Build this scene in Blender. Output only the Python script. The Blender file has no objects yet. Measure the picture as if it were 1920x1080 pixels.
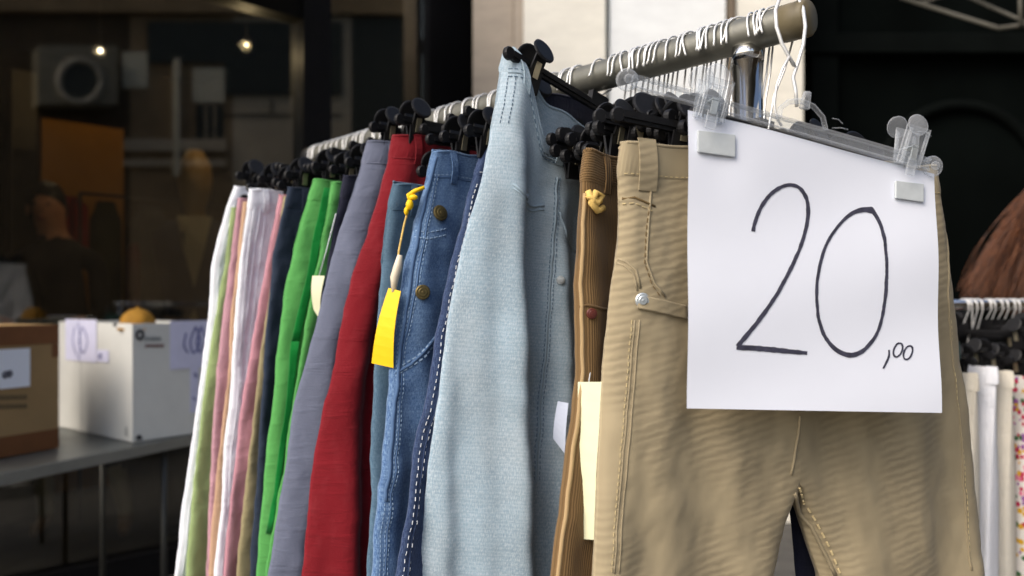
import bpy, bmesh, math, random
from mathutils import Vector, Matrix, noise as mnoise
R = math.radians
random.seed(7)
sc = bpy.context.scene
COL = sc.collection

# ------------------------------------------------------------------ camera, light, exposure
CAMZ, FPX, CX, HY = 1.2, 1440.0, 960.0, 570.0
cd = bpy.data.cameras.new('camera'); cam = bpy.data.objects.new('camera', cd); COL.objects.link(cam)
cam.location = (0, 0, CAMZ); cam.rotation_euler = (R(90), 0, 0)
cd.sensor_width = 36; cd.lens = 27; cd.shift_y = 30 / 1920
cd.clip_start = 0.02; cd.clip_end = 300
cd.dof.use_dof = True; cd.dof.focus_distance = 0.95; cd.dof.aperture_fstop = 3.0
sc.camera = cam
SUN = Vector((-0.66, -0.55, 0.78)).normalized()
w = bpy.data.worlds.new('World'); sc.world = w; w.use_nodes = True
nt = w.node_tree
bgn = nt.nodes['Background']
sky = nt.nodes.new('ShaderNodeTexSky'); sky.sky_type = 'NISHITA'; sky.sun_disc = False
sky.sun_elevation = math.asin(SUN.z); sky.sun_rotation = math.atan2(SUN.x, SUN.y)
sky.air_density = 1.0; sky.dust_density = 4.0; sky.ozone_density = 1.0
nt.links.new(sky.outputs[0], bgn.inputs[0]); bgn.inputs[1].default_value = 0.14
sl = bpy.data.lights.new('sun', 'SUN'); sl.energy = 1.15; sl.angle = R(40); sl.color = (1.0, 0.95, 0.88)
so = bpy.data.objects.new('sun', sl); COL.objects.link(so); so.rotation_euler = SUN.to_track_quat('Z', 'Y').to_euler()
sc.view_settings.view_transform = 'Standard'; sc.view_settings.look = 'None'
sc.view_settings.exposure = 0.68; sc.view_settings.gamma = 1.0; sc.view_settings.use_curve_mapping = False
sc.cycles.use_denoising = True
sc.cycles.max_bounces = 8; sc.cycles.transparent_max_bounces = 16

# ------------------------------------------------------------------ helpers
def P(px, py, Y):
    return Vector((Y * (px - CX) / FPX, Y, CAMZ + Y * (HY - py) / FPX))

def tag(o, label=None, cat=None, group=None, kind=None):
    if label: o['label'] = label
    if cat: o['category'] = cat
    if group: o['group'] = group
    if kind: o['kind'] = kind
    return o

def empty(name, loc=(0, 0, 0), label=None, cat=None, group=None):
    o = bpy.data.objects.new(name, None); COL.objects.link(o); o.location = loc
    o.empty_display_size = 0.05
    return tag(o, label, cat, group)

def link(name, me, mat, parent=None, loc=None):
    if mat is not None and len(me.materials) == 0: me.materials.append(mat)
    o = bpy.data.objects.new(name, me); COL.objects.link(o)
    if parent is not None: o.parent = parent
    if loc is not None: o.location = loc
    return o

def mesh(name, vs, fs, smooth=True, uv=None):
    me = bpy.data.meshes.new(name); me.from_pydata([tuple(v) for v in vs], [], fs); me.update()
    if uv is not None:
        l = me.uv_layers.new(name='UVMap')
        for lp in me.loops: l.data[lp.index].uv = uv[lp.vertex_index]
    if smooth: me.polygons.foreach_set('use_smooth', [True] * len(me.polygons))
    return me

class MB:
    def __init__(s): s.v = []; s.f = []
    def add(s, vs, fs):
        b = len(s.v); s.v += [Vector(v) for v in vs]; s.f += [[i + b for i in f] for f in fs]
    def box(s, c, d, M=None):
        x, y, z = d[0] / 2, d[1] / 2, d[2] / 2; c = Vector(c)
        vs = [Vector((a * x, b * y, e * z)) for e in (-1, 1) for a, b in ((-1, -1), (1, -1), (1, 1), (-1, 1))]
        if M is not None: vs = [M @ v for v in vs]
        s.add([v + c for v in vs], [(3, 2, 1, 0), (4, 5, 6, 7), (0, 1, 5, 4), (1, 2, 6, 5), (2, 3, 7, 6), (3, 0, 4, 7)])
    def quadbox(s, pts, off):            # pts: 4 corners, extruded by off
        off = Vector(off); q = [Vector(p) for p in pts]; q += [p + off for p in q]
        s.add(q, [(0, 1, 2, 3), (7, 6, 5, 4), (1, 0, 4, 5), (2, 1, 5, 6), (3, 2, 6, 7), (0, 3, 7, 4)])
    def tube(s, pts, r, n=8, caps=True):
        pts = [Vector(p) for p in pts]; rs = r if isinstance(r, (list, tuple)) else [r] * len(pts)
        b = len(s.v); prev = None
        for i, p in enumerate(pts):
            d = (pts[min(i + 1, len(pts) - 1)] - pts[max(i - 1, 0)]).normalized()
            if prev is None:
                a = d.orthogonal().normalized()
            else:
                a = (prev - d * prev.dot(d)); a = a.normalized() if a.length > 1e-6 else d.orthogonal().normalized()
            prev = a; e = d.cross(a)
            for k in range(n):
                t = 2 * math.pi * k / n
                s.v.append(p + (a * math.cos(t) + e * math.sin(t)) * rs[i])
        for i in range(len(pts) - 1):
            for k in range(n):
                k2 = (k + 1) % n
                s.f.append([b + i * n + k, b + i * n + k2, b + (i + 1) * n + k2, b + (i + 1) * n + k])
        if caps:
            s.f.append([b + k for k in range(n)][::-1]); s.f.append([b + (len(pts) - 1) * n + k for k in range(n)])
    def disc(s, c, nrm, r, th, n=20, sx=1.0):
        c = Vector(c); nrm = Vector(nrm).normalized()
        a = nrm.orthogonal().normalized(); e = nrm.cross(a)
        prof = [(0.86, -0.5), (1.0, -0.25), (1.0, 0.25), (0.86, 0.5)]
        b = len(s.v)
        for pr, ph in prof:
            for k in range(n):
                t = 2 * math.pi * k / n
                s.v.append(c + (a * math.cos(t) * sx + e * math.sin(t)) * r * pr + nrm * ph * th)
        for i in range(len(prof) - 1):
            for k in range(n):
                k2 = (k + 1) % n
                s.f.append([b + i * n + k, b + i * n + k2, b + (i + 1) * n + k2, b + (i + 1) * n + k])
        s.f.append([b + k for k in range(n)][::-1]); s.f.append([b + 3 * n + k for k in range(n)])
    def ball(s, c, r, n=12, m=8):
        c = Vector(c); r = Vector(r) if not isinstance(r, (int, float)) else Vector((r, r, r)); b = len(s.v)
        for i in range(m + 1):
            ph = math.pi * i / m
            for k in range(n):
                t = 2 * math.pi * k / n
                s.v.append(c + Vector((r.x * math.sin(ph) * math.cos(t), r.y * math.sin(ph) * math.sin(t), r.z * math.cos(ph))))
        for i in range(m):
            for k in range(n):
                k2 = (k + 1) % n
                s.f.append([b + i * n + k, b + (i + 1) * n + k, b + (i + 1) * n + k2, b + i * n + k2])
    def build(s, name, mat, parent=None, smooth=False, bevel=0, loc=None):
        me = mesh(name, s.v, s.f, smooth)
        if bevel:
            bm = bmesh.new(); bm.from_mesh(me)
            bmesh.ops.recalc_face_normals(bm, faces=bm.faces)
            bmesh.ops.bevel(bm, geom=bm.edges[:], offset=bevel, segments=2, affect='EDGES', profile=0.6)
            bm.to_mesh(me); bm.free()
        else:
            bm = bmesh.new(); bm.from_mesh(me); bmesh.ops.recalc_face_normals(bm, faces=bm.faces); bm.to_mesh(me); bm.free()
        if smooth: me.polygons.foreach_set('use_smooth', [True] * len(me.polygons))
        return link(name, me, mat, parent, loc)

def interp(tbl, x):
    if x <= tbl[0][0]: return tbl[0][1]
    for (a, va), (b, vb) in zip(tbl, tbl[1:]):
        if x <= b:
            t = (x - a) / max(b - a, 1e-9); return va + (vb - va) * t
    (a, va), (b, vb) = tbl[-2], tbl[-1]
    return vb + max(-0.12, min(0.12, (vb - va) / max(b - a, 1e-9))) * min(x - b, 0.25) * 0.5

def sm(t):
    t = max(0.0, min(1.0, t)); return t * t * (3 - 2 * t)

# ------------------------------------------------------------------ materials
def newmat(name):
    m = bpy.data.materials.new(name); m.use_nodes = True
    return m, m.node_tree, m.node_tree.nodes['Principled BSDF']

def rgb(r, g, b):
    f = lambda c: (c / 255 / 12.92) if c / 255 <= 0.04045 else ((c / 255 + 0.055) / 1.055) ** 2.4
    return (f(r), f(g), f(b), 1)

def mixc(nt, fac, a, b, blend='MIX'):
    n = nt.nodes.new('ShaderNodeMix'); n.data_type = 'RGBA'; n.blend_type = blend
    for sock, v in ((n.inputs[0], fac), (n.inputs[6], a), (n.inputs[7], b)):
        if hasattr(v, 'is_linked'): nt.links.new(v, sock)
        else: sock.default_value = v
    return n.outputs[2]

def ramp(nt, fac, p0, p1):
    n = nt.nodes.new('ShaderNodeMapRange'); n.inputs[1].default_value = p0; n.inputs[2].default_value = p1
    nt.links.new(fac, n.inputs[0]); return n.outputs[0]

def noise(nt, vec, scale, detail=3, rough=0.6):
    n = nt.nodes.new('ShaderNodeTexNoise'); n.inputs['Scale'].default_value = scale
    n.inputs['Detail'].default_value = detail; n.inputs['Roughness'].default_value = rough
    if vec is not None: nt.links.new(vec, n.inputs['Vector'])
    return n.outputs['Fac']

def mapping(nt, src, scale=(1, 1, 1), rot=(0, 0, 0)):
    n = nt.nodes.new('ShaderNodeMapping'); n.inputs['Scale'].default_value = scale; n.inputs['Rotation'].default_value = rot
    nt.links.new(src, n.inputs['Vector']); return n.outputs[0]

def wave(nt, vec, scale, dist=0.0, dscale=1.0, direction='X'):
    n = nt.nodes.new('ShaderNodeTexWave'); n.bands_direction = direction
    n.inputs['Scale'].default_value = scale; n.inputs['Distortion'].default_value = dist
    n.inputs['Detail'].default_value = 2; n.inputs['Detail Scale'].default_value = dscale
    nt.links.new(vec, n.inputs['Vector']); return n.outputs['Fac']

def bump(nt, bsdf, h, strength, dist=0.001, prev=None):
    n = nt.nodes.new('ShaderNodeBump'); n.inputs['Strength'].default_value = strength; n.inputs['Distance'].default_value = dist
    nt.links.new(h, n.inputs['Height'])
    if prev is not None: nt.links.new(prev, n.inputs['Normal'])
    nt.links.new(n.outputs[0], bsdf.inputs['Normal']); return n.outputs[0]

def mat_plain(name, col, rough=0.6, metal=0.0, var=0.12, vscale=6.0, bstr=0.15, bscale=90.0, spec=0.4):
    m, nt, b = newmat(name)
    tc = nt.nodes.new('ShaderNodeTexCoord').outputs['Object']
    f = ramp(nt, noise(nt, tc, vscale, 4), 0.3, 0.7)
    dark = tuple(c * (1 - var) for c in col[:3]) + (1,); lite = tuple(min(1, c * (1 + var)) for c in col[:3]) + (1,)
    nt.links.new(mixc(nt, f, dark, lite), b.inputs['Base Color'])
    b.inputs['Roughness'].default_value = rough; b.inputs['Metallic'].default_value = metal
    b.inputs['Specular IOR Level'].default_value = spec
    if bstr: bump(nt, b, noise(nt, tc, bscale, 3), bstr, 0.002)
    return m

def mat_cloth(name, col, kind='twill', fade=None, moire=0.0, amt=0.5, weave=1.0, var=0.18, rough=0.85):
    """woven cloth: uv is in metres on the garment"""
    m, nt, b = newmat(name)
    uv = nt.nodes.new('ShaderNodeTexCoord').outputs['UV']
    tc = nt.nodes.new('ShaderNodeTexCoord').outputs['Object']
    col = tuple(col)
    big = ramp(nt, noise(nt, mapping(nt, uv, (22, 7, 1)), 1.0, 4), 0.3, 0.72)
    c = mixc(nt, big, tuple(x * (1 - var) for x in col[:3]) + (1,), tuple(min(1, x * (1 + var)) for x in col[:3]) + (1,))
    if kind == 'denim':
        fd = fade or tuple(min(1, x * 2.2 + 0.03) for x in col[:3]) + (1,)
        slub = noise(nt, mapping(nt, uv, (1500, 160, 1)), 1.0, 2)
        slub2 = noise(nt, mapping(nt, uv, (240, 1300, 1)), 1.0, 2)
        c = mixc(nt, ramp(nt, slub, 0.42, 0.72), c, mixc(nt, amt, c, fd))
        c = mixc(nt, ramp(nt, slub2, 0.5, 0.8), c, mixc(nt, amt * 0.8, c, fd))
        wash = ramp(nt, noise(nt, mapping(nt, uv, (14, 5, 1)), 1.0, 3), 0.45, 0.75)
        c = mixc(nt, wash, c, mixc(nt, amt * 0.5, c, fd))
        if moire:
            mw = wave(nt, mapping(nt, uv, (0.3, 1, 1), (0, 0, R(6))), 62, 4.5, 2.2, 'Y')
            c = mixc(nt, mw, mixc(nt, moire, c, tuple(x * 0.6 for x in col[:3]) + (1,)), c)
        h = wave(nt, mapping(nt, uv, (1, 1, 1), (0, 0, R(38))), 190, 1.5, 3)
        bump(nt, b, h, 0.35 * weave, 0.0006)
    elif kind == 'cord':
        wv = wave(nt, uv, 110, 0.6, 2)
        c = mixc(nt, ramp(nt, wv, 0.0, 0.55), tuple(x * 0.68 for x in col[:3]) + (1,), c)
        bump(nt, b, wv, 0.5, 0.0012)
    elif kind == 'ripple':
        n1 = wave(nt, mapping(nt, uv, (0.55, 1, 1), (0, 0, R(-24))), 36, 2.6, 3.0, 'Y')
        n2 = ramp(nt, noise(nt, mapping(nt, uv, (9, 4, 1)), 1.0, 2), 0.42, 0.56)
        c = mixc(nt, n2, c, mixc(nt, n1, tuple(x * 0.78 for x in col[:3]) + (1,), c))
        h = nt.nodes.new('ShaderNodeMath'); h.operation = 'MULTIPLY'
        nt.links.new(n1, h.inputs[0]); nt.links.new(n2, h.inputs[1])
        p = bump(nt, b, h.outputs[0], 0.26, 0.0008)
        bump(nt, b, wave(nt, mapping(nt, uv, (1, 1, 1), (0, 0, R(40))), 260, 1.0, 3), 0.2, 0.0004, p)
    else:
        h = wave(nt, mapping(nt, uv, (1, 1, 1), (0, 0, R(40))), 210, 1.2, 3)
        fine = noise(nt, mapping(nt, uv, (900, 500, 1)), 1.0, 2)
        cr = noise(nt, mapping(nt, uv, (14, 60, 1), (0, 0, R(12))), 1.0, 3)
        c = mixc(nt, ramp(nt, noise(nt, mapping(nt, uv, (70, 24, 1)), 1.0, 3), 0.5, 0.8), c, tuple(min(1, x * 1.15 + 0.012) for x in col[:3]) + (1,))
        h0 = bump(nt, b, ramp(nt, cr, 0.5, 0.75), 0.35, 0.003)
        c = mixc(nt, ramp(nt, fine, 0.35, 0.7), c, tuple(min(1, x * 1.12 + 0.004) for x in col[:3]) + (1,))
        p = bump(nt, b, h, 0.25 * weave, 0.0005, h0)
        bump(nt, b, noise(nt, mapping(nt, uv, (26, 12, 1)), 1.0, 4), 0.55, 0.005, p)
    nt.links.new(c, b.inputs['Base Color'])
    b.inputs['Roughness'].default_value = rough; b.inputs['Specular IOR Level'].default_value = 0.15
    b.inputs['Sheen Weight'].default_value = 0.12
    return m

def mat_clear(name, tint=(0.93, 0.95, 0.97, 1), fac=0.14, rough=0.06):
    m, nt, b = newmat(name)
    out = nt.nodes['Material Output']
    tr = nt.nodes.new('ShaderNodeBsdfTransparent'); tr.inputs[0].default_value = tint
    gl = nt.nodes.new('ShaderNodeBsdfGlossy'); gl.inputs['Roughness'].default_value = rough
    lw = nt.nodes.new('ShaderNodeLayerWeight'); lw.inputs[0].default_value = 0.35
    mr = nt.nodes.new('ShaderNodeMapRange'); mr.inputs[3].default_value = fac; mr.inputs[4].default_value = min(1, fac + 0.5)
    nt.links.new(lw.outputs['Fresnel'], mr.inputs[0])
    mx = nt.nodes.new('ShaderNodeMixShader')
    nt.links.new(mr.outputs[0], mx.inputs[0]); nt.links.new(tr.outputs[0], mx.inputs[1]); nt.links.new(gl.outputs[0], mx.inputs[2])
    nt.links.new(mx.outputs[0], out.inputs[0]); nt.nodes.remove(b)
    return m

def mat_acrylic(name):
    m, nt, b = newmat(name); out = nt.nodes['Material Output']
    tr = nt.nodes.new('ShaderNodeBsdfTransparent'); tr.inputs[0].default_value = (0.95, 0.96, 0.97, 1)
    b.inputs['Base Color'].default_value = (0.80, 0.83, 0.86, 1); b.inputs['Roughness'].default_value = 0.12
    b.inputs['Specular IOR Level'].default_value = 1.0
    lw = nt.nodes.new('ShaderNodeLayerWeight'); lw.inputs[0].default_value = 0.45
    mr = nt.nodes.new('ShaderNodeMapRange'); mr.inputs[3].default_value = 0.05; mr.inputs[4].default_value = 0.55
    nt.links.new(lw.outputs['Facing'], mr.inputs[0])
    mx = nt.nodes.new('ShaderNodeMixShader')
    nt.links.new(mr.outputs[0], mx.inputs[0]); nt.links.new(tr.outputs[0], mx.inputs[1]); nt.links.new(b.outputs[0], mx.inputs[2])
    nt.links.new(mx.outputs[0], out.inputs[0]); return m

def mat_emit(name, col, s):
    m, nt, b = newmat(name)
    b.inputs['Emission Color'].default_value = col; b.inputs['Emission Strength'].default_value = s
    b.inputs['Base Color'].default_value = (0.8, 0.8, 0.8, 1); return m

def mat_stone(name, col, streak=0.35, rough=0.5):
    m, nt, b = newmat(name)
    tc = nt.nodes.new('ShaderNodeTexCoord').outputs['Object']
    f = ramp(nt, noise(nt, mapping(nt, tc, (1, 1, 3.0)), 4.0, 6, 0.7), 0.3, 0.7)
    c = mixc(nt, f, tuple(x * (1 - streak) for x in col[:3]) + (1,), tuple(min(1, x * 1.1) for x in col[:3]) + (1,))
    nt.links.new(c, b.inputs['Base Color']); b.inputs['Roughness'].default_value = rough
    bump(nt, b, noise(nt, tc, 25, 4), 0.15, 0.003); return m

def mat_floral(name):
    m, nt, b = newmat(name)
    uv = nt.nodes.new('ShaderNodeTexCoord').outputs['UV']
    v = nt.nodes.new('ShaderNodeTexVoronoi'); v.inputs['Scale'].default_value = 80; nt.links.new(uv, v.inputs['Vector'])
    d = nt.nodes.new('ShaderNodeMath'); d.operation = 'LESS_THAN'; d.inputs[1].default_value = 0.5
    nt.links.new(v.outputs['Distance'], d.inputs[0])
    hs = nt.nodes.new('ShaderNodeSeparateColor'); nt.links.new(v.outputs['Color'], hs.inputs[0])
    cr = nt.nodes.new('ShaderNodeValToRGB'); cr.color_ramp.interpolation = 'CONSTANT'
    e = cr.color_ramp.elements; e[0].color = rgb(190, 30, 75); e[1].position = 0.3; e[1].color = rgb(150, 90, 160)
    for p_, c_ in ((0.5, rgb(215, 165, 30)), (0.68, rgb(60, 105, 60)), (0.84, rgb(225, 120, 150))):
        x = e.new(p_); x.color = c_
    nt.links.new(hs.outputs[0], cr.inputs[0])
    nt.links.new(mixc(nt, d.outputs[0], rgb(226, 222, 214), cr.outputs[0]), b.inputs['Base Color'])
    b.inputs['Roughness'].default_value = 0.85; return m

M = {}
M['rail'] = mat_plain('rail_grey', rgb(120, 119, 110), 0.42, 0.55, 0.15, 30, 0.1, 150)
M['chrome'] = mat_plain('chrome', (0.78, 0.77, 0.75, 1), 0.12, 1.0, 0.04, 8, 0.02, 60)
M['wire'] = mat_plain('hook_wire', (0.80, 0.80, 0.78, 1), 0.3, 0.35, 0.06, 40, 0.0)
M['black'] = mat_plain('black_plastic', (0.008, 0.008, 0.009, 1), 0.5, 0, 0.3, 40, 0.15, 200, 0.3)
M['spring'] = mat_plain('spring_steel', rgb(205, 195, 165), 0.3, 0.8, 0.1, 60, 0.05)
M['clear'] = mat_acrylic('clear_plastic')
M['frost'] = mat_plain('frosted_pad', rgb(190, 196, 198), 0.5, 0, 0.05, 60, 0.1)
M['paper'] = mat_plain('paper', (0.76, 0.79, 0.87, 1), 0.8, 0, 0.015, 9, 0.12, 14, 0.2)
M['ink'] = mat_plain('marker_ink', (0.045, 0.045, 0.07, 1), 0.6, 0, 0.4, 120, 0.0)
M['lav'] = mat_plain('note_paper', rgb(205, 205, 228), 0.8, 0, 0.05, 20, 0.1)
M['bluink'] = mat_plain('pen_ink', rgb(110, 112, 160), 0.7, 0, 0.2, 50, 0)
M['cream_tag'] = mat_plain('cream_card', rgb(222, 222, 186), 0.8, 0, 0.03, 30, 0.1)
M['yellow_tag'] = mat_plain('yellow_card', rgb(248, 200, 6), 0.6, 0, 0.04, 30, 0.1)
M['white_tag'] = mat_plain('white_card', rgb(205, 215, 235), 0.8, 0, 0.03, 30, 0.1)
M['string'] = mat_plain('cotton_string', rgb(225, 190, 110), 0.9, 0, 0.2, 200, 0.4, 500)
M['brass'] = mat_plain('aged_brass', rgb(105, 92, 58), 0.45, 0.7, 0.3, 80, 0.2, 300)
M['nickel'] = mat_plain('nickel', rgb(205, 212, 214), 0.35, 0.6, 0.15, 100, 0.1)
M['wthread'] = mat_plain('white_thread', rgb(216, 220, 224), 0.9, 0, 0.1, 300, 0)
M['bthread'] = mat_plain('pale_blue_thread', rgb(150, 175, 200), 0.9, 0, 0.1, 300, 0)
M['dbthread'] = mat_plain('denim_shadow_thread', rgb(84, 104, 122), 0.9, 0, 0.1, 300, 0)  # thread tone darkened to carry the shadow along the denim seams
M['tthread'] = mat_plain('tan_thread', rgb(205, 186, 140), 0.9, 0, 0.1, 300, 0)
M['dthread'] = mat_plain('brown_thread', rgb(108, 88, 55), 0.9, 0, 0.1, 300, 0)

# ------------------------------------------------------------------ the rail and its frame in the world
RZ = CAMZ + 0.335
R0 = Vector((0.335, 0.910, RZ)); RD = Vector((-0.684, 0.7295, 0)).normalized()
UA = Vector((0.7295, 0.684, 0)).normalized()          # hanger direction, square to the rail
RR = 0.0212
def rail(s): return R0 + RD * s

# ground
def ground():
    m, nt, b = newmat('paving')
    tc = nt.nodes.new('ShaderNodeTexCoord').outputs['Object']
    br = nt.nodes.new('ShaderNodeTexBrick'); br.inputs['Scale'].default_value = 1.6; nt.links.new(tc, br.inputs['Vector'])
    br.inputs['Color1'].default_value = rgb(92, 90, 86); br.inputs['Color2'].default_value = rgb(104, 100, 94); br.inputs['Mortar'].default_value = rgb(60, 58, 55)
    br.inputs['Mortar Size'].default_value = 0.012
    c = mixc(nt, ramp(nt, noise(nt, tc, 5, 6, 0.7), 0.3, 0.7), br.outputs[0], rgb(80, 78, 74))
    nt.links.new(c, b.inputs['Base Color']); b.inputs['Roughness'].default_value = 0.8
    bump(nt, b, br.outputs['Fac'], -0.4, 0.004)
    mb = MB(); mb.add([(-60, -60, 0), (60, -60, 0), (60, 60, 0), (-60, 60, 0)], [(0, 1, 2, 3)])
    tag(mb.build('ground', m), kind='structure')
ground()

# ------------------------------------------------------------------ the shop facade, left, receding to the right
FA = Vector((0.7295, 0.684, 0)).normalized(); FN = Vector((FA.y, -FA.x, 0))     # along, outward
F0 = Vector((-1.558, 3.4, 0))
def ft(px):
    q = (px - CX) / FPX; return (q * F0.y - F0.x) / (FA.x - q * FA.y)
def fp(t, d, z): return F0 + FA * t + FN * d + Vector((0, 0, z))
def fz(px, py): return CAMZ + (HY - py) / FPX * fp(ft(px), 0, 0).y
def fbox(mb, t0, t1, d0, d1, z0, z1):
    mb.quadbox([fp(t0, d0, z0), fp(t1, d0, z0), fp(t1, d0, z1), fp(t0, d0, z1)], FN * (d1 - d0))

M['frame'] = mat_plain('black_frame', (0.004, 0.004, 0.005, 1), 0.5, 0, 0.3, 5, 0.1, 60, 0.2)
M['fascia'] = mat_plain('dark_fascia', (0.006, 0.006, 0.005, 1), 0.6, 0, 0.3, 3, 0.1, 30, 0.1)
M['glass'] = mat_clear('shop_glass', (0.74, 0.73, 0.66, 1), 0.105, 0.03)
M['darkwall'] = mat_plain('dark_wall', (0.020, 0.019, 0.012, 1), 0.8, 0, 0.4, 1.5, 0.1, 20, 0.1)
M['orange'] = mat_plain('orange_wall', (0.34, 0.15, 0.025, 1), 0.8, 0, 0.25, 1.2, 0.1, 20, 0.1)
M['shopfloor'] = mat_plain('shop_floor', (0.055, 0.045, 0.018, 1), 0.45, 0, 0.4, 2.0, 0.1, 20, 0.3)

T0, T1, T2, T3, T4 = ft(-330), ft(560), ft(612), ft(795), ft(886)
TL = ft(-1500)
sf = empty('glazed_shop', fp(T1, 0, 0), 'black framed shop window with dim dark interior behind the boxes', 'shop front')
sfi = Matrix.Translation(-fp(T1, 0, 0))
def sfpart(mb, name, mat, smooth=False):
    mb.v = [sfi @ v for v in mb.v]; return mb.build(name, mat, sf, smooth)
for (a, b_, za, zb) in ((T0, T1, 0.12, 2.62), (T2, T3, 0.12, 3.25)):
    mb = MB(); fbox(mb, a, b_, -0.012, -0.004, za, zb); sfpart(mb, 'pane', M['glass'])
for (a, b_, zt) in ((T1, T2, 3.4), (T3, T4, 3.4), (T0 - 0.08, T0, 3.4)):
    mb = MB(); fbox(mb, a, b_, -0.09, 0.05, 0, zt); sfpart(mb, 'mullion', M['frame'])
mb = MB(); fbox(mb, T0, T1, -0.07, 0.04, 2.62, 4.2); sfpart(mb, 'fascia', M['fascia'])
mb = MB(); fbox(mb, T2, T3, -0.07, 0.04, 3.25, 4.2); sfpart(mb, 'fascia', M['fascia'])
mb = MB(); fbox(mb, T0, T1, -0.07, 0.045, 0.0, 0.12); sfpart(mb, 'sill', M['frame'])
mb = MB(); fbox(mb, T2, T3, -0.07, 0.045, 0.0, 0.12); sfpart(mb, 'sill', M['frame'])
mb = MB(); fbox(mb, T0, T4, 0.045, 0.06, 3.42, 4.6); sfpart(mb, 'sign_board', M['frame'])
aw0 = empty('awning', fp(T0, 0, 3.0), 'dark canvas awning added out of view to shade the shop window', 'awning')  # unseen awning, added to darken the window's mirrored top and shade the boxes
mb = MB(); q = [fp(TL + 0.5, 0.06, 3.15), fp(T2, 0.06, 3.15), fp(T2, 1.0, 3.05), fp(TL + 0.5, 1.0, 3.05)]; mb.quadbox([p - fp(T0, 0, 3.0) for p in q], (0, 0, 0.012)); mb.build('canvas', mat_plain('added_awning_canvas', (0.020, 0.018, 0.012, 1), 0.85), aw0)
mb = MB(); mb.tube([fp(TL + 0.5, 1.0, 3.05) - fp(T0, 0, 3.0), fp(T2, 1.0, 3.05) - fp(T0, 0, 3.0)], 0.02, 10); mb.build('front_bar', M['frame'], aw0, True)
# room behind
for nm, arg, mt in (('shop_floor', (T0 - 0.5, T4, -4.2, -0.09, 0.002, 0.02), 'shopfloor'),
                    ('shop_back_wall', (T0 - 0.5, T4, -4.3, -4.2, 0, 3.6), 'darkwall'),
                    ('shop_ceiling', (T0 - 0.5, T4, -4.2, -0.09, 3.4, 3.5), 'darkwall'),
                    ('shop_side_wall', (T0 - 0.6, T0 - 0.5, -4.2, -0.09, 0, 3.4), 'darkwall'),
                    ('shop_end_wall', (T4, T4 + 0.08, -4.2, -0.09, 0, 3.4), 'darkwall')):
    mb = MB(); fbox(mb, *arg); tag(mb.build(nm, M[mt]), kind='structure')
# wall left of the window (outside the frame) keeps the street closed
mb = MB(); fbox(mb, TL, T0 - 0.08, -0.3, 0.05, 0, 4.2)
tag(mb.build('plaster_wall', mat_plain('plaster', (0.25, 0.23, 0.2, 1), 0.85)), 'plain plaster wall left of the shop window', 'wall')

def inside(px, py, d):          # a point behind the glass at depth d from the facade plane, on the sight line px,py
    dr = Vector(((px - CX) / FPX, 1, (HY - py) / FPX)); o = Vector((0, 0, CAMZ))
    k = ((F0 - o).dot(FN) - d) / dr.dot(FN); return o + dr * k

# orange painted partition in the shop
pa, pb = inside(78, 200, 1.9), inside(232, 200, 1.9)
mb = MB()
q = [Vector((pa.x, pa.y, 0.02)), Vector((pb.x, pb.y, 0.02)), Vector((pb.x, pb.y, 2.35)), Vector((pa.x, pa.y, 2.35))]
mb.quadbox(q, -FN * 0.08)
tag(mb.build('partition', M['orange']), 'orange painted partition panel seen through the shop window', 'partition')
pa, pb = inside(22, 200, 2.2), inside(70, 200, 2.2)
mb = MB(); mb.quadbox([Vector((pa.x, pa.y, 0.02)), Vector((pb.x, pb.y, 0.02)), Vector((pb.x, pb.y, 2.7)), Vector((pa.x, pa.y, 2.7))], -FN * 0.2)
tag(mb.build('column', mat_plain('beige_column', (0.12, 0.10, 0.07, 1), 0.7)), 'pale beige column at far left inside the shop', 'column')

M['lamp'] = mat_emit('lamp_glow', (1.0, 0.93, 0.75, 1), 9.0)
for i, (px, py, d, rr, lab) in enumerate(((188, 95, 1.5, 0.010, 'small lit spotlight above the orange partition in the shop'),
                                          (783, 45, 1.6, 0.015, 'small lit spotlight beside the black mullion next to the pier'),
                                          (462, 84, 0.22, 0.005, 'faint lit spotlight at upper right of the large window'))):
    c = inside(px, py, d)
    e = empty('spotlight', c, lab, 'spotlight', 'shop ceiling spotlights')
    dirv = (Vector((0, 0, CAMZ)) - c).normalized()
    mb = MB(); mb.disc(dirv * 0.0, dirv, rr, 0.012, 14); mb.build('bulb', M['lamp'], e, True)
    mb = MB(); mb.tube([-dirv * 0.09, -dirv * 0.012], [rr * 0.9, rr * 1.5], 12); mb.tube([-dirv * 0.05, -dirv * 0.05 + Vector((0, 0, 3.4 - c.z + 0.02))], 0.002, 6)
    mb.build('housing', M['black'], e)
    pl = bpy.data.lights.new('spot_glow', 'POINT'); pl.energy = (2.6, 0.8, 5.0)[i]; pl.color = (1.0, 0.78, 0.5); pl.shadow_soft_size = 0.03
    po = bpy.data.objects.new('spot_glow', pl); COL.objects.link(po); po.parent = e; po.location = dirv * 0.05

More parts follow.
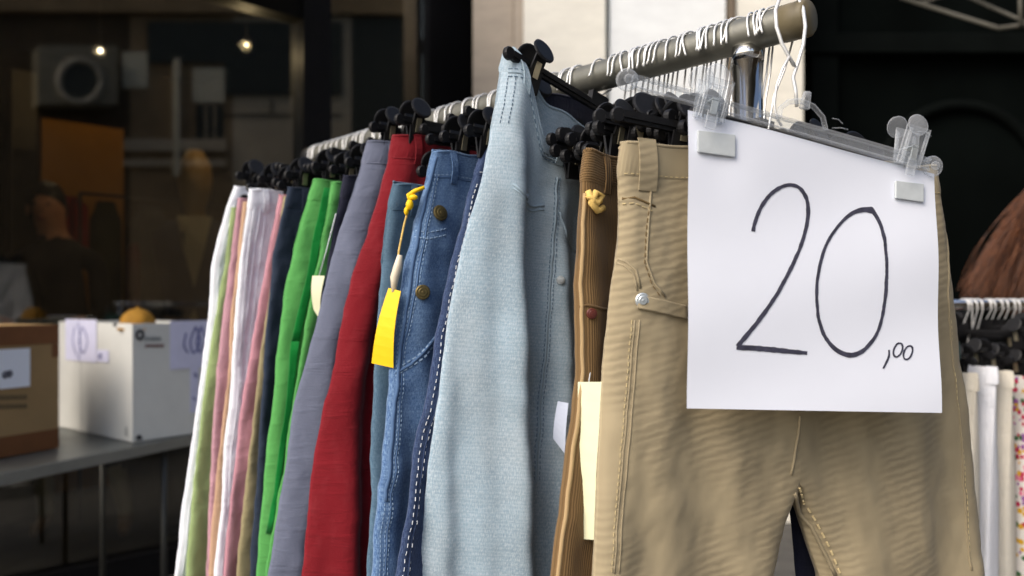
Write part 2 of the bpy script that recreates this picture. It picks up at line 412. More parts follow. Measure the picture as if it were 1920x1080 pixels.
# pier of stone panels right of the shop window: each slab a piece
pier = empty('stone_pier', fp(T4, 0, 0), 'pale stone clad pier behind the clothes rail', 'pier')
pin = Matrix.Translation(-fp(T4, 0, 0))
st = [mat_stone('brown_marble', rgb(178, 164, 146), 0.15), mat_stone('cream_stone', rgb(240, 236, 222), 0.08), mat_stone('pale_render', rgb(240, 243, 242), 0.04, 0.6), mat_stone('brown_trim', rgb(120, 106, 88), 0.2)]
PY = 4.25
def pbox(mb, px0, px1, d, z0, z1, back=0.5):
    x0, x1 = (px0 - CX) / FPX * PY, (px1 - CX) / FPX * PY
    mb.quadbox([Vector((x0, PY - d, z0)), Vector((x1, PY - d, z0)), Vector((x1, PY - d, z1)), Vector((x0, PY - d, z1))], (0, back, 0)); mb.v = [pin @ v for v in mb.v]
cuts = [(887, 962, 0, 0.0), (963, 980, 0, 0.018), (981, 1133, 1, 0.03), (1142, 1358, 2, 0.0), (1362, 1374, 3, 0.03), (1376, 1500, 1, 0.02)]
mb = MB(); pbox(mb, 888, 1500, -0.06, 0, 4.8, 0.9); mb.build('core', M['darkwall'], pier)
for (a, b_, k, d) in cuts:
    z0 = 0.0
    hts = (1.15, 0.85, 1.9, 0.9) if k != 2 else (2.0, 2.8)
    for hh in hts:
        mb = MB(); pbox(mb, a, b_, 0.03 + d, z0 + 0.003, z0 + hh - 0.003, 0.08 + d); mb.build('stone_panel', st[k], pier, bevel=0.003); z0 += hh
mb = MB(); pbox(mb, 1133.5, 1141.5, 0.0, 0, 4.8, 0.05); mb.build('groove', M['rail'], pier)

# dark shop front on the right: panelled, with arched mouldings
DY = 4.6
dsf = empty('dark_shop', (1.75, DY, 0), 'almost black wooden shop front with arched panels at right', 'shop front')
M['dkwood'] = mat_plain('dark_green_wood', (0.0022, 0.0032, 0.0029, 1), 0.95, 0, 0.5, 1.2, 0.2, 40, 0.03)
M['dkwood2'] = mat_plain('dark_moulding', (0.0030, 0.0042, 0.0038, 1), 0.9, 0, 0.3, 4, 0.2, 40, 0.05)
mb = MB(); mb.box((1.9, 0.2, 2.4), (3.8 + 0.3, 0.3, 4.8)); mb.build('wall', M['dkwood'], dsf)
for cx in (0.95, 2.35):
    pts = [(cx - 0.5, 0.03, 0.3), (cx - 0.5, 0.03, 1.9)] + [(cx - 0.5 * math.cos(a), 0.03, 1.9 + 0.5 * math.sin(a)) for a in [math.pi * k / 16 for k in range(1, 16)]] + [(cx + 0.5, 0.03, 1.9), (cx + 0.5, 0.03, 0.3)]
    mb = MB(); mb.tube(pts, 0.035, 8); mb.build('arch_moulding', M['dkwood2'], dsf, True)
for cx in (0.12, 1.65, 3.1):
    mb = MB(); mb.box((cx, 0.02, 2.4), (0.16, 0.08, 4.8)); mb.build('pilaster', M['dkwood2'], dsf, bevel=0.01)
mb = MB(); mb.box((1.9, 0.0, 2.75), (4.05, 0.1, 0.12)); mb.build('rail_moulding', M['dkwood2'], dsf, bevel=0.01)
# hinged awning frame at the top right
aw = empty('folding_awning', P(1830, 55, 3.4), 'thin grey metal awning frame at the top right corner', 'awning frame')
A0 = P(1830, 55, 3.4)
for a, b_, r in (((1690, -4, 3.9), (1872, 53, 3.3), 0.010), ((1872, 53, 3.3), (1990, 38, 3.2), 0.010), ((1805, -10, 3.9), (1925, 42, 3.25), 0.008), ((1912, -40, 3.3), (1914, 48, 3.25), 0.009), ((1720, 8, 3.8), (1790, -12, 3.8), 0.007)):
    mb = MB(); mb.tube([P(*a) - A0, P(*b_) - A0], r, 8); mb.build('bar', M['metalbar'] if 'metalbar' in M else M.setdefault('metalbar', mat_plain('weathered_bar', rgb(78, 76, 68), 0.6, 0.4)), aw, True)
for a, b_ in (((1690, -4, 3.9), (1700, -30, 4.44)), ((1990, 38, 3.2), (2010, 20, 4.44))):
    mb = MB(); mb.tube([P(*a) - A0, P(*b_) - A0], 0.012, 8); mb.build('wall_bracket', M['metalbar'], aw, True)

# ------------------------------------------------------------------ house across the street (behind the camera; the window mirrors it)
def mirror(v): return v - FN * (2 * (v - F0).dot(FN))
LW = 6.5
def opp(px, py, d=0.0): return mirror(inside(px, py, LW - d))
oh = empty('house_opposite', (opp(300, 570).x, opp(300, 570).y, 0), 'pale rendered house across the street mirrored in the shop window', 'house')
oi = -Vector((opp(300, 570).x, opp(300, 570).y, 0))
def oppbox(name, x0, x1, y0, y1, d0, d1, mat, parent=oh):
    c = [(x0, y1), (x1, y1), (x1, y0), (x0, y0)]
    a = [opp(x, y, d0) + oi for x, y in c]; off = -(FN * -1) * 0
    mb = MB(); mb.quadbox(a, -FN * (d1 - d0)); return mb.build(name, mat, parent)
m_pl = mat_plain('opposite_render', (0.48, 0.40, 0.29, 1), 0.85, 0, 0.15, 1.0, 0.2, 12)
m_pl2 = mat_plain('opposite_stone', (0.26, 0.18, 0.10, 1), 0.85, 0, 0.3, 1.5, 0.2, 12)
m_wh = mat_plain('opposite_white', (0.60, 0.55, 0.42, 1), 0.7, 0, 0.1, 2, 0.1, 12)
m_dk = mat_plain('opposite_shutter', (0.03, 0.035, 0.03, 1), 0.6)
oppbox('wall', 420, 640, 40, 1075, -0.3, 0.0, m_pl)
oppbox('wall', 230, 420, 40, 1075, -0.3, 0.0, m_pl2)
oppbox('wall', -420, 230, 40, 1075, -0.3, 0.0, mat_plain('opposite_dark_brick', (0.08, 0.055, 0.030, 1), 0.85, 0, 0.3, 2))
for (x0, x1, y0, y1) in ((230, 276, 98, 165), (362, 420, 128, 192)):
    oppbox('window', x0, x1, y0, y1, 0.002, 0.03, m_wh)
oppbox('window', 368, 418, 196, 282, 0.002, 0.02, m_dk)
for x in (385, 402): oppbox('glazing_bar', x, x + 2, 196, 282, 0.022, 0.04, m_pl)
oppbox('drainpipe', 324, 333, 112, 330, 0.002, 0.09, m_wh)
oppbox('string_course', 232, 420, 262, 284, 0.002, 0.08, m_pl)
oppbox('parapet', -420, 1200, -160, 40, -0.35, 0.1, m_pl2)
oppbox('wall', 640, 1200, 40, 1075, -0.3, 0.0, m_dk)
oppbox('dark_eave', 420, 640, 42, 178, 0.002, 0.05, m_dk)
oppbox('dark_eave', 276, 420, 42, 118, 0.002, 0.05, m_dk)
oppbox('string_course', 232, 420, 300, 312, 0.002, 0.06, m_pl)
oppbox('cable', 420, 640, 214, 217, 0.004, 0.02, m_dk)
oppbox('cable', 508, 511, 186, 217, 0.004, 0.02, m_dk)
c0 = opp(150, 150, 0.35)
acx = empty('air_conditioner', c0, 'air conditioner with round fan grille mirrored dimly at upper left of the window', 'air conditioner')
mb = MB(); mb.quadbox([opp(60, 205, 0.01) - c0, opp(205, 205, 0.01) - c0, opp(205, 98, 0.01) - c0, opp(60, 98, 0.01) - c0], -FN * 0.33); mb.build('casing', mat_plain('ac_case', (0.20, 0.18, 0.13, 1), 0.6), acx)
mb = MB()
ring = [opp(150 + 40 * math.cos(a), 152 + 40 * math.sin(a), 0.36) - c0 for a in [2 * math.pi * k / 24 for k in range(25)]]
mb.tube(ring, 0.035, 6); mb.build('fan_ring', mat_plain('ac_ring', (0.34, 0.31, 0.25, 1), 0.5), acx, True)
mb = MB(); mb.disc(opp(150, 152, 0.35) - c0, -FN, 0.24, 0.02, 24); mb.build('fan', m_dk, acx)

# ------------------------------------------------------------------ clothes rack
rk = empty('clothes_rack', (rail(0.55).x, rail(0.55).y, 0), 'grey tubular clothes rail with chrome posts, crowded with trousers', 'clothes rack')
ro = -Vector((rail(0.55).x, rail(0.55).y, 0))
SA, SB = -0.016, 1.165
mb = MB(); mb.tube([rail(SA) + ro, rail(0.02) + ro] + [rail(0.02 + k * 0.1) + ro for k in range(1, 12)] + [rail(SB) + ro], RR, 24, False); mb.build('top_rail', M['rail'], rk, True)
mb = MB(); mb.tube([rail(SA - 0.003) + ro, rail(SA) + ro, rail(SA + 0.03) + ro], [RR * 0.9, RR * 1.03, RR * 1.03], 24); mb.build('end_cap', mat_plain('cap_plastic', rgb(112, 102, 78), 0.5), rk, True)
mb = MB(); mb.tube([rail(SB - 0.03) + ro, rail(SB + 0.004) + ro], [RR * 1.1, RR * 1.08], 24); mb.build('end_cap', M['black'], rk, True)
for s in (0.062, 1.10):
    b0 = rail(s) + ro
    mb = MB(); mb.tube([b0 - Vector((0, 0, RR * 0.8)), Vector((b0.x, b0.y, 0.09))], 0.0185, 24); mb.build('post', M['chrome'], rk, True)
    mb = MB(); mb.tube([b0 - Vector((0, 0, 0.016)), b0 - Vector((0, 0, 0.034))], [0.0185, 0.0198], 24); mb.build('post_collar', M['chrome'], rk, True)
    mb = MB(); mb.tube([Vector((b0.x, b0.y, 0.08)) - UA * 0.28, Vector((b0.x, b0.y, 0.08)) + UA * 0.28], 0.018, 16); mb.build('foot_bar', M['chrome'], rk, True)
    for e in (-1, 1):
        cc = Vector((b0.x, b0.y, 0.03)) + UA * 0.26 * e
        mb = MB(); mb.disc(cc, RD, 0.03, 0.022, 18); mb.tube([cc, cc + Vector((0, 0, 0.05))], 0.008, 8); mb.build('caster', M['black'], rk, True)
mb = MB(); a0, a1 = rail(0.062) + ro, rail(1.10) + ro; mb.tube([Vector((a0.x, a0.y, 0.12)), Vector((a1.x, a1.y, 0.12))], 0.016, 16); mb.build('bottom_rail', M['chrome'], rk, True)

# ------------------------------------------------------------------ clip hangers
def hook_pts(drop, lean=0.0):
    rr = RR + 0.0028; pts = []
    pts += [(0.0, 0, -drop), (0.0, 0, -drop + 0.012)]
    if drop > 0.09: pts += [(0.004, 0, -0.085), (0.016, 0, -0.05)]
    pts += [(rr, 0, -0.012)]
    for k in range(0, 11):
        a = math.pi * k / 10 * 1.03; pts.append((rr * math.cos(a), lean * k / 10, rr * math.sin(a)))
    pts += [(-rr - 0.001, lean * 1.1, -0.008), (-rr - 0.003, lean * 1.25, -0.013)]
    return pts
_hm = {}
def hanger_meshes(drop, half, lean):
    key = (drop, half, lean)
    if key in _hm: return _hm[key]
    mb = MB(); mb.tube(hook_pts(drop, lean), 0.0013, 8); h = mesh('hook', mb.v, mb.f)
    mb = MB()
    mb.box((0, 0, -drop - 0.004), (2 * half, 0.006, 0.013)); mb.box((0, 0, -drop - 0.004), (2 * half - 0.01, 0.011, 0.004))
    mb.box((0, 0, -drop + 0.006), (0.036, 0.009, 0.018))
    mb.disc((-half, 0, -drop - 0.004), (0, 1, 0), 0.009, 0.008, 14); mb.disc((half, 0, -drop - 0.004), (0, 1, 0), 0.009, 0.008, 14)
    b = mesh('bar', mb.v, mb.f, False)
    if 'clip' not in _hm:
        mb = MB()
        for sg in (-1, 1):
            Mx = Matrix.Rotation(R(9 * sg), 3, 'X')
            mb.box((0, 0.0035 * sg, -0.020), (0.026, 0.003, 0.030), Mx.to_3x3().inverted())
            mb.box((0, 0.010 * sg, 0.004), (0.020, 0.003, 0.024), Matrix.Rotation(R(-22 * sg), 3, 'X'))
            mb.disc((0, 0.0165 * sg, 0.020), (0, math.cos(R(24)), math.sin(R(24)) * sg), 0.0180, 0.0045, 20)
        c = mesh('clip', mb.v, mb.f, False)
        mb = MB()
        for sg in (-1, 1): mb.box((0, 0.0095 * sg, -0.006), (0.009, 0.0016, 0.022), Matrix.Rotation(R(-12 * sg), 3, 'X'))
        mb.box((0, 0, 0.006), (0.009, 0.020, 0.0016))
        _hm['clip'] = (c, mesh('spring', mb.v, mb.f, False))
        c.materials.append(M['black']); _hm['clip'][1].materials.append(M['spring'])
    h.materials.append(M['wire']); b.materials.append(M['black'])
    _hm[key] = (h, b); return _hm[key]

def hanger(p, U, drop, label, half=0.18, clip_u=0.15, tilt=0.0, lean=0.0, group='black clip hangers on the rail', clips=True, r=None):
    o = empty('clip_hanger', p, label, 'hanger', group)
    az = math.atan2(U.y, U.x)
    o.rotation_euler = (0, tilt, az)
    h, b = hanger_meshes(drop, half, lean)
    link('hook', h, None, o); link('bar', b, None, o)
    if clips:
        for sg in (-1, 1):
            c = link('clip', _hm['clip'][0], None, o, (sg * clip_u, 0, -drop - 0.004)); link('spring', _hm['clip'][1], None, c)
    return o

# ------------------------------------------------------------------ trousers
class Trousers:
    def __init__(s, name, label, mat, left, sr=0.5, U=None, O=None, W=0.38, fold=None, kb=1.0, T=0.010, Ttop=0.006, L=1.02, seed=1, rise=0.28,
                 amp=0.006, tilt=0.0, sagF=None, sagB=None, inner=None, right=None, NP=30, NV=64, lam=0.11, group=None, fade_in=0.10, Tleg=None, waistmat=None, wr=1.0, groove=(), band=True, cat='trousers'):
        s.U = (U or UA).normalized(); s.Wv = Vector((s.U.y, -s.U.x, 0))
        s.O = (O or Vector((rail(sr).x, rail(sr).y, 0))); s.kb = kb; s.rise = rise; s.L = L; s.T = T; s.Ttop = Ttop; s.tilt = tilt
        s.sagF = sagF or (lambda u: 0); s.sagB = sagB or (lambda u: 0); s.amp = amp; s.lam = lam; s.fade_in = fade_in; s.Tleg = Tleg; s.wr = wr; s.groove = groove
        rnd = random.Random(seed); s.ph = [rnd.uniform(0, 6.28) for _ in range(6)]
        s.foldpy = None
        if fold:
            s.foldpy = [(py, s.solve(px, py, None)[0]) for px, py in fold]
        pts = []
        for px, py in left:
            uC = interp(s.foldpy, py) if s.foldpy else None
            pts.append(s.solve(px, py, uC))
        s.zt = pts[0][1]; s.u0 = pts[0][0]
        s.tabL = [(s.zt - z, u) for u, z in pts]
        if s.foldpy:
            s.tabC = []
            for px, py in fold:
                u, z = s.solve(px, py, None); s.tabC.append((s.zt - z, u))
        else: s.tabC = None
        s.W = W
        s.tabR = None
        if right:
            s.tabR = [(s.zt - z, u) for u, z in [s.solve(px, py, None) for px, py in right]]
        s.tabI = None
        if inner: 
            s.tabI = [[(s.zt - z, u) for u, z in [s.solve(px, py, None) for px, py in tb]] for tb in inner]
        s.root = empty(name, s.O + s.U * s.u0 * 0 + Vector((0, 0, s.zt - L)), label, cat, group)
        s.off = -s.root.location
        s.NP, s.NV = NP, NV
        s.body(mat)
        if band:
            s.strip('waistband', 0.0, 0.036, 0.0018, waistmat or mat)
            mb = MB(); uL, a, b, uR, _ = s.lim(0.0)
            for sd in (1, -1): mb.tube([s.pt(uL + (uR - uL) * k / 70, 0.0, sd, 0.0006) for k in range(71)], 0.0022, 6)
            o = mb.build('waist_hem', waistmat or mat, s.root, True)
            uvl = o.data.uv_layers.new(name='UVMap')
            for lp in o.data.loops: c_ = o.data.vertices[lp.vertex_index].co; uvl.data[lp.index].uv = (c_.x + c_.y, c_.z)
    def solve(s, px, py, uC):
        q = (px - CX) / FPX
        lo, hi = -0.75, 0.75
        def f(u):
            c = -s.kb * max(0, uC - u) if uC is not None else 0
            p = s.O + s.U * u + s.Wv * c; return p.x / p.y - q, p.y
        for _ in range(50):
            m = (lo + hi) / 2
            if f(m)[0] > 0: hi = m
            else: lo = m
        u = (lo + hi) / 2; Y = f(u)[1]
        return u, CAMZ + (HY - py) / FPX * Y
    def lim(s, v):
        uL = interp(s.tabL, v)
        uR = interp(s.tabR, v) if s.tabR else s.u0 + s.W + 0.045 * sm(v / 0.3) + 0.02 * sm((v - 0.3) / 0.6) * -1
        mid = s.u0 + s.W / 2
        if s.tabI: a, b = interp(s.tabI[0], v), interp(s.tabI[1], v)
        else:
            g = 0.0 if v < s.rise else 0.035 * sm((v - s.rise) / 0.4) + 0.002; a, b = mid - g, mid + g
        if v < s.rise:
            m = (a + b) / 2 if not s.tabI else interp(s.tabI[0], s.rise); a = b = m
        return uL, a, b, uR, sm((v - s.rise + 0.01) / 0.06)
    def cmid(s, u, v):
        f = sm(v / 0.35) * 0.85 + 0.15
        c = s.amp * f * (0.6 * math.sin(2 * math.pi * u / s.lam + s.ph[0] + 1.3 * v + 0.4 * math.sin(5 * v + s.ph[4])) + 0.4 * math.sin(2 * math.pi * u / (s.lam * 0.47) + s.ph[1] - 2.2 * v)
                   + 0.35 * math.sin(9 * v + 14 * u + s.ph[2]) + 0.12 * math.sin(31 * v + 40 * u + s.ph[3]))
        c += s.wr * (0.25 + 0.75 * sm(v / 0.12)) * (0.0042 * mnoise.noise(Vector((u * 16 + s.ph[0] * 9, v * 9, s.ph[5]))) + 0.0024 * mnoise.noise(Vector((u * 30 + 3 * v, v * 34 - 16 * u, s.ph[1] * 5))) + 0.0010 * mnoise.noise(Vector((u * 70, v * 85 + 40 * u, s.ph[2] * 5))))
        if s.tabC:
            d = interp(s.tabC, v) - u; k = 0.005
            for gd, gw, gh in s.groove: c -= gh * sm(v / 0.25) * math.exp(-((d + gd) / gw) ** 2)
            c -= s.kb * k * math.log(1 + math.exp(max(-40, min(40, d / k))))
        return c
    def hh(s, u, v, lims):
        uL, a, b, uR, inn = lims
        T = s.Ttop + (s.T - s.Ttop) * sm(v / 0.2)
        if s.Tleg: T += s.Tleg * sm((v - 0.15) / 0.6)
        r = max(0.012, min(0.035, T * 1.6))
        if u <= a:
            po, pi_ = u - uL, a - u
        else:
            po, pi_ = uR - u, u - b
        po = max(0, min(1, po / r)); pi_ = max(0, min(1, pi_ / r))
        ho = math.sqrt(max(0, 1 - (1 - po) ** 2)); hi = math.sqrt(max(0, 1 - (1 - pi_) ** 2))
        return T * ho * ((1 - inn) + inn * hi)
    def pt(s, u, v, side, off=0.0, lims=None):
        lims = lims or s.lim(v)
        h = s.hh(u, v, lims); w = s.cmid(u, v) + side * (h + off)
        sg = s.sagF(u - s.u0) if side > 0 else s.sagB(u - s.u0)
        uL = lims[0]
        bl = min(1.0, max(0.0, (u - uL) / 0.012))
        sg = sg * bl * max(0.0, 1 - v / 0.42) ** 1.6
        z = s.zt - s.tilt * (u - s.u0) * max(0, 1 - v / 0.6) - v - sg + 0.006 * max(0, 1 - v / 0.12) * mnoise.noise(Vector((u * 22, s.ph[3] * 7, side)))
        return s.O + s.U * u + s.Wv * w + Vector((0, 0, z)) + s.off
    def loop(s, half, v, off=0.0):
        lims = s.lim(v); uL, a, b, uR, inn = lims
        x0, x1 = (uL, a) if half == 0 else (uR, b)
        out = []; n = s.NP
        for i in range(n + 1):
            p = i / n; p = p ** 1.5 if p < 1 else 1
            out.append(s.pt(x0 + (x1 - x0) * p, v, 1, off, lims))
        for i in range(n, -1, -1):
            p = i / n; p = p ** 1.5
            out.append(s.pt(x0 + (x1 - x0) * p, v, -1, off, lims))
        return out, abs(x1 - x0)
    def body(s, mat):
        vs, fs, uv = [], [], []
        for half in (0, 1):
            base = len(vs); n = 2 * (s.NP + 1)
            for j in range(s.NV + 1):
                v = s.L * j / s.NV
                lp, wd = s.loop(half, v); vs += lp
                for i in range(n):
                    k = i / s.NP if i <= s.NP else (n - 1 - i) / s.NP
                    uv.append(((k ** 1.5 * wd + (0.7 if i > s.NP else 0)) * (1 if half == 0 else -1), -v))
            for j in range(s.NV):
                for i in range(n):
                    i2 = (i + 1) % n
                    if i == s.NP: 
                        if s.L * j / s.NV < s.rise - 0.01: continue
                    f = [base + j * n + i, base + j * n + i2, base + (j + 1) * n + i2, base + (j + 1) * n + i]
                    fs.append(f if half == 1 else f[::-1])
        me = mesh('trouser_body', vs, fs, True, uv)
        s.bodyo = link('cloth', me, mat, s.root)
    def strip(s, name, v0, v1, off, mat, halves=(0, 1)):
        vs, fs, uv = [], [], []; nr = 5
        for half in halves:
            base = len(vs); n = 2 * (s.NP + 1)
            for j in range(nr + 1):
                v = v0 + (v1 - v0) * j / nr
                lp, wd = s.loop(half, v, off if 0 < j < nr else (off * 0.25 if j == nr else off)); vs += lp
                for i in range(n):
                    k = i / s.NP if i <= s.NP else (n - 1 - i) / s.NP
                    uv.append((-v * 1.0, k * wd))
            for j in range(nr):
                for i in range(n):
                    if i == s.NP: continue
                    i2 = (i + 1) % n
                    f = [base + j * n + i, base + j * n + i2, base + (j + 1) * n + i2, base + (j + 1) * n + i]
                    fs.append(f if half == 1 else f[::-1])
        me = mesh(name, vs, fs, True, uv)
        return link(name, me, mat, s.root)
    def uv(s, px, py):              # photo point -> place on the front of the cloth
        q = (px - CX) / FPX; u, v = 0.0, 0.3; w = 0.0
        for _ in range(12):
            o = s.O + s.Wv * w
            u = (q * o.y - o.x) / (s.U.x - q * s.U.y)
            Y = o.y + s.U.y * u
            z = CAMZ + (HY - py) / FPX * Y
            v = s.zt - s.tilt * (u - s.u0) * max(0, 1 - max(0, s.zt - z) / 0.6) - z
            sg = s.sagF(u - s.u0)
            if sg:
                vv = v
                for _k in range(6): vv = v - sg * max(0.0, 1 - max(0, vv) / 0.42) ** 1.6
                v = vv
            lims = s.lim(max(0, v)); uu = max(lims[0], u)
            w = 0.5 * w + 0.5 * (s.cmid(uu, max(0, v)) + s.hh(uu, max(0, v), lims))
        lims = s.lim(max(0, v))
        return max(lims[0] + 0.0008, u), max(0.001, v)
    def path(s, pxs, step=0.004):
        q = [s.uv(*p) for p in pxs]; out = []
        for (a, b) in zip(q, q[1:]):
            n = max(1, int(math.hypot(b[0] - a[0], b[1] - a[1]) / step))
            for i in range(n): out.append((a[0] + (b[0] - a[0]) * i / n, a[1] + (b[1] - a[1]) * i / n))
        out.append(q[-1]); return out
    def seam(s, pxs, r, mat, name='seam', uvp=None):
        pth = uvp or s.path(pxs, 0.008)
        mb = MB(); mb.tube([s.pt(u, v, 1, r * 0.1) for u, v in pth], r, 6); return mb.build(name, mat, s.root, True)
    def stitches(s, pxs, mat, ln=0.0035, gap=0.0022, wd=0.0009, name='stitching', uvp=None, du=0.0):
        pth = uvp or s.path(pxs, 0.0015); mb = MB()
        pts = [s.pt(u + du, v, 1, 0.0009) for u, v in pth]
        d = 0; on = True; cur = [pts[0]]
        for a, b in zip(pts, pts[1:]):
            d += (b - a).length
            if on: cur.append(b)
            if on and d >= ln:
                mb.tube(cur, wd, 4); on = False; d = 0; cur = []
            elif not on and d >= gap: on = True; d = 0; cur = [b]
        if mb.v:
            o = mb.build(name, mat, s.root); o['kind'] = 'stuff'; return o
    def patch(s, pxs, off, th, mat, name, n=8):          # four photo corners TL TR BR BL laid on the cloth
        q = [s.uv(*p) for p in pxs]; vs, fs = [], []
        for lay in (0, 1):
            for j in range(n + 1):
                for i in range(n + 1):
                    a, b = i / n, j / n
                    u = (q[0][0] * (1 - a) + q[1][0] * a) * (1 - b) + (q[3][0] * (1 - a) + q[2][0] * a) * b
                    v = (q[0][1] * (1 - a) + q[1][1] * a) * (1 - b) + (q[3][1] * (1 - a) + q[2][1] * a) * b
                    vs.append(s.pt(u, v, 1, off + th * lay))
        m = (n + 1) ** 2
        for lay in (0, 1):
            for j in range(n):
                for i in range(n):
                    k = lay * m + j * (n + 1) + i; f = [k, k + 1, k + n + 2, k + n + 1]; fs.append(f if lay else f[::-1])
        rim = [i for i in range(n)] + [i * (n + 1) + n for i in range(n)] + [n * (n + 1) + i for i in range(n, 0, -1)] + [i * (n + 1) for i in range(n, 0, -1)]
        for a, b in zip(rim, rim[1:] + rim[:1]): fs.append([a, b, b + m, a + m])
        me = mesh(name, vs, fs, True, [(v.x + v.y, v.z) for v in vs]); return link(name, me, mat, s.root)
    def button(s, px, py, r, mat, name='button'):
        u, v = s.uv(px, py); p = s.pt(u, v, 1, 0.002); n = s.nrm(u, v)
        mb = MB(); mb.disc(p, n, r, 0.004, 18); mb.disc(p + n * 0.0022, n, r * 0.62, 0.0022, 14); mb.disc(p + n * 0.0034, n, r * 0.2, 0.001, 8)
        return mb.build(name, mat, s.root, False)
    def nrm(s, u, v):
        a = s.pt(u + 0.002, v, 1) - s.pt(u - 0.002, v, 1); b = s.pt(u, v + 0.002, 1) - s.pt(u, v - 0.002, 1)
        n = a.cross(b).normalized()
        return n if n.dot(s.Wv) > 0 else -n
    def belt_loop(s, u, mat, v0=-0.002, v1=0.045, wd=0.011):
        vs, fs = [], []
        for j in range(7):
            v = v0 + (v1 - v0) * j / 6; bow = 0.0045 * math.sin(math.pi * j / 6) + 0.0018
            for du in (-wd / 2, wd / 2): vs.append(s.pt(u + du, max(0, v), 1, bow) + Vector((0, 0, -min(0, v))))
            for du in (wd / 2, -wd / 2): vs.append(s.pt(u + du, max(0, v), 1, bow - 0.0018) + Vector((0, 0, -min(0, v))))
        for j in range(6):
            for i in range(4): fs.append([j * 4 + i, j * 4 + (i + 1) % 4, j * 4 + 4 + (i + 1) % 4, j * 4 + 4 + i])
        fs += [[3, 2, 1, 0], [24, 25, 26, 27]]
        me = mesh('belt_loop', vs, fs, False, [(v.x, v.z) for v in vs]); return link('belt_loop', me, mat, s.root)
    def waist_line(s, v, mat, r=0.0008, dashed=False, du=0.004, name='waist_seam'):
        uL, a, b, uR, _ = s.lim(v); n = 260
        pth = [(uL + du + (uR - uL - 2 * du) * k / n, v) for k in range(n + 1)]
        if dashed: return s.stitches(None, mat, uvp=pth, wd=r)
        return s.seam(None, r, mat, name, uvp=pth[::2])
    def edge_path(s, v0, v1, du, n=60):
        out = []
        for i in range(n + 1):
            v = v0 + (v1 - v0) * i / n; out.append((interp(s.tabL, v) + du, v))
        return out

C = {}
C['beige'] = mat_cloth('beige_twill', rgb(164, 150, 121), 'ripple', var=0.10)
C['brown'] = mat_cloth('brown_corduroy', rgb(118, 93, 60), 'cord', var=0.15)
C['light'] = mat_cloth('light_denim', rgb(138, 160, 174), 'denim', rgb(214, 222, 226), 0.20, amt=0.5, var=0.22)
C['dblue'] = mat_cloth('dark_denim', rgb(38, 52, 84), 'denim', rgb(110, 130, 165), 0.1, amt=0.35, var=0.2)
C['denim'] = mat_cloth('mid_denim', rgb(58, 88, 130), 'denim', rgb(150, 180, 210), 0.15, amt=0.6, var=0.2)
C['denim2'] = mat_cloth('teal_denim', rgb(66, 92, 112), 'denim', rgb(130, 155, 170), 0.1, amt=0.35, var=0.2)
C['red'] = mat_cloth('red_cotton', rgb(112, 12, 23), 'twill', var=0.14)
C['slate'] = mat_cloth('slate_cotton', rgb(96, 101, 118), 'twill', var=0.10)
C['navy'] = mat_cloth('navy_cotton', rgb(38, 48, 64), 'twill', var=0.15)
C['ink'] = mat_cloth('ink_cotton', rgb(26, 28, 44), 'twill', var=0.15)
C['green'] = mat_cloth('green_cotton', rgb(80, 148, 76), 'twill', var=0.10)
C['greend'] = mat_cloth('vivid_green', rgb(12, 126, 50), 'twill', var=0.12)
C['white'] = mat_cloth('white_cotton', rgb(228, 230, 236), 'twill', var=0.03)
C['pink'] = mat_cloth('pink_cotton', rgb(184, 132, 142), 'twill', var=0.08)
C['mauve'] = mat_cloth('mauve_cotton', rgb(178, 136, 146), 'twill', var=0.08)
C['tan'] = mat_cloth('tan_cotton', rgb(184, 150, 122), 'twill', var=0.08)
C['khaki'] = mat_cloth('khaki_cotton', rgb(150, 138, 104), 'twill', var=0.08)
C['sage'] = mat_cloth('sage_cotton', rgb(142, 160, 108), 'twill', var=0.08)
C['ivory'] = mat_cloth('ivory_cotton', rgb(212, 206, 192), 'twill', var=0.05)
C['teal'] = mat_cloth('dark_teal_cotton', rgb(24, 58, 54), 'twill', var=0.15)
C['floral'] = mat_floral('floral_print')

G = 'trousers hanging on the clothes rail'
SHORT, LONG = 0.056, 0.125
def simple(key, label, left, s, mat, seed, fold=None, drop=SHORT, **kw):
    t = Trousers('trousers', label, mat, left, s, fold=fold, seed=seed, group=G, NP=30, NV=90, wr=kw.pop('wr', 1.7), **kw)
    zc = t.zt + 0.028
    hanger(rail(s), UA, max(0.045, min(0.14, RZ - zc)), 'black clip hanger holding the ' + key, lean=random.Random(seed).uniform(-0.006, 0.006))
    if mat in (C['white'], C['denim'], C['dblue']): t.seam(None, 0.0013, mat, uvp=t.edge_path(0.03, 0.98, 0.012))
    t.waist_line(0.0365, mat, 0.0011); t.belt_loop(t.u0 + 0.03, mat); t.belt_loop(t.u0 + t.W - 0.06, mat)
    return t

# --- far group
tw = simple('outermost white trousers', 'outermost white trousers at the far left end of the rail', [(440, 350), (424, 390), (407, 450), (397, 500), (391, 600), (376, 720), (352, 880), (327, 1080)], 1.136, C['white'], 1, T=0.008, amp=0.003)
tsg = simple('sage green trousers', 'sage green trousers between white and mauve ones at the far end', [(434, 392), (428, 430), (419, 502), (400, 611), (384, 720), (368, 850), (346, 1080)], 1.112, C['sage'], 2, T=0.008, amp=0.003)
tmv = simple('mauve trousers', 'dusty mauve trousers between sage and tan ones', [(446, 372), (431, 495), (416, 600), (405, 720), (397, 850), (388, 1000), (386, 1080)], 1.084, C['mauve'], 3, T=0.007, amp=0.003)
ttn = simple('tan trousers', 'thin strip of tan trousers left of the wide white pair', [(456, 380), (442, 495), (429, 640), (424, 720), (410, 860), (398, 980), (391, 1080)], 1.058, C['tan'], 4, T=0.006, amp=0.002)
twh = simple('wide white trousers', 'white trousers with broad front showing, between mauve and pink ones', [(468, 356), (450, 480), (440, 600), (433, 720), (420, 860), (408, 990), (400, 1080)], 1.032, C['white'], 5, T=0.008, amp=0.004)
